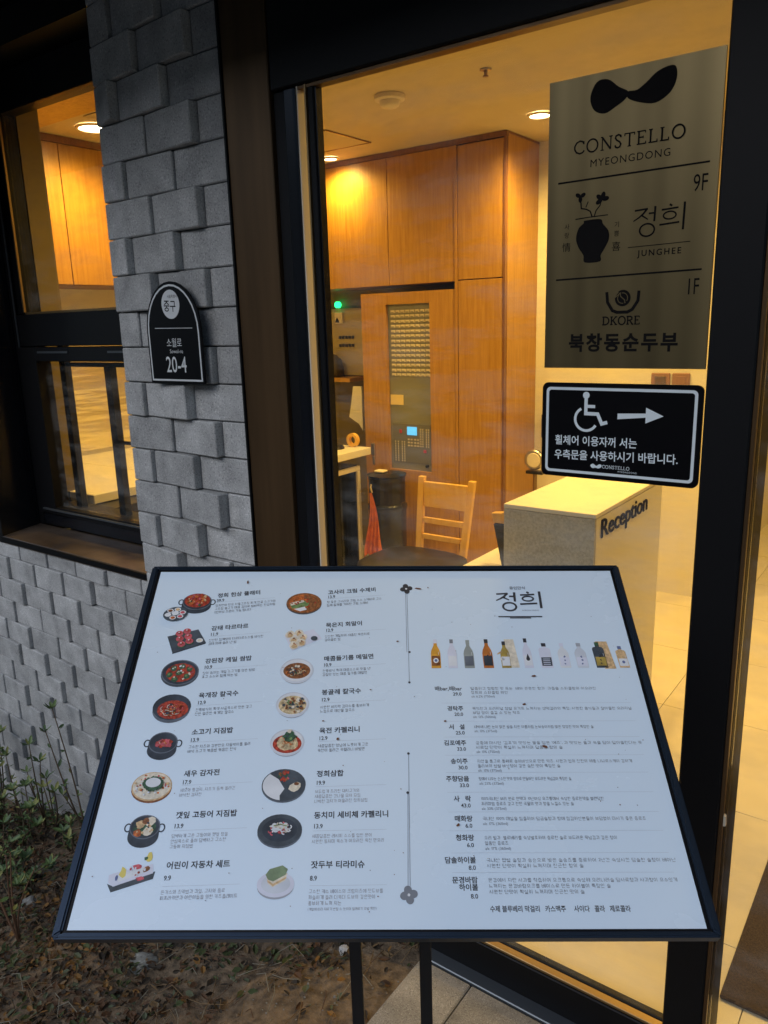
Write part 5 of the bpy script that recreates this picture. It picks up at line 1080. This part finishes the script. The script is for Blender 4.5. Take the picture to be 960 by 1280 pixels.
shoot(-2.475, -.02, [(-.02, .02, .10, 6), (.02, -.02, .07, 5), (-.05, 0, .06, 6)], 'low fresh green leaves at the foot of the tallest shoots')
shoot(-2.68, .03, [(.0, .0, .24, 6), (-.07, .02, .16, 5), (.05, .0, .20, 6)], 'shoots with upright leaf tufts in the middle of the wall')
shoot(-2.80, .06, [(-.04, .0, .36, 6), (.03, .0, .31, 7), (.0, -.04, .22, 5), (-.09, 0, .22, 5)], 'twin leafy shoots standing against the brick wall')
shoot(-2.93, .02, [(-.03, .0, .33, 6), (.04, -.02, .18, 5)], 'slim shoot with sparse curled leaves')
shoot(-3.02, -.02, [(-.05, .0, .52, 8), (.02, .03, .44, 8), (-.10, .02, .48, 8), (.05, -.03, .30, 7), (-.02, .0, .40, 9)], 'dense leafy bush at the left edge of the photo', leafy=2.2)
shoot(-3.16, .06, [(-.05, .0, .46, 8), (.02, .03, .40, 8), (.05, -.03, .36, 7)], 'bushy shoots at the far left against the wall', leafy=2)
DRY = mat('dry_orange_stem', (.13, .065, .032), .8)
shoot(-2.10, -.42, [(-.06, .04, .26, 3), (.05, .05, .24, 2), (.0, .0, .30, 3), (-.12, 0, .20, 2)], 'dry reddish forked twig rising from the litter left of the menu board', leafy=.5, colr=DRY, group='dry twigs in the litter')
shoot(-2.25, -.62, [(-.16, .12, .20, 3), (.10, .02, .12, 2), (-.10, -.05, .16, 4)], 'dry twig with one yellow green leaf tuft near the left edge', leafy=.6, colr=DRY, group='dry twigs in the litter')
shoot(-2.62, -.22, [(-.08, .02, .16, 4), (.06, .02, .14, 5), (.0, .04, .19, 5)], 'short tangled twigs with curled leaves in front of the wall', leafy=1.5, group='dry twigs in the litter')
shoot(-2.86, -.16, [(-.08, .02, .18, 6), (.06, .02, .20, 6), (.0, .04, .22, 6), (.1, .0, .13, 5)], 'low twiggy bush with mixed brown and green leaves', leafy=2.2, group='dry twigs in the litter')
shoot(-2.72, -.08, [(-.06, .03, .22, 6), (.08, .02, .20, 7), (.02, .04, .26, 6), (.13, .0, .15, 6), (-.12, .0, .17, 6)], 'green low bush in front of the twin shoots', leafy=2.0)
shoot(-2.98, -.30, [(-.10, .03, .24, 6), (.08, .02, .26, 7), (.02, .04, .30, 6), (.15, .0, .18, 6), (.0, -.06, .15, 6)], 'tangled bush of brown twigs near the lower left edge', leafy=2.4, group='dry twigs in the litter')
shoot(-2.55, -.42, [(-.14, .03, .14, 5), (.10, .02, .12, 5), (.02, .04, .17, 4), (.2, .04, .12, 5)], 'low spreading plant with small green leaves in the litter', leafy=2.0, group='dry twigs in the litter')
for i_, (px_, py_, h_, lab_) in enumerate(((-2.86, -.42, .22, 'leafy low bush nearest the left edge of the photo'), (-2.42, -.24, .10, 'small green seedling beside the grey stone'), (-2.35, -.62, .12, 'low tuft of olive leaves under the left corner of the menu board'),
        (-2.62, -.62, .20, 'spreading olive bush below the dry twig at the left edge'), (-2.05, -.72, .09, 'low leafy sprigs in the dark litter at the bottom left'), (-3.10, -.12, .34, 'tall ragged bush of green and brown leaves at the far left'))):
    shoot(px_, py_, [(rnd.uniform(-.13, .13), rnd.uniform(-.08, .08), h_ * rnd.uniform(.6, 1.1), 6) for k in range(7)], lab_, leafy=1.6, group='leafy bushes in the planting bed')
shoot(-1.26, -.10, [(.07, .02, .05, 0), (-.03, .11, .03, 0)], 'pale dry stalks lying by the left post', leafy=0, colr=LM[1], group='dry twigs in the litter')
D.objects.remove(FONT_O)
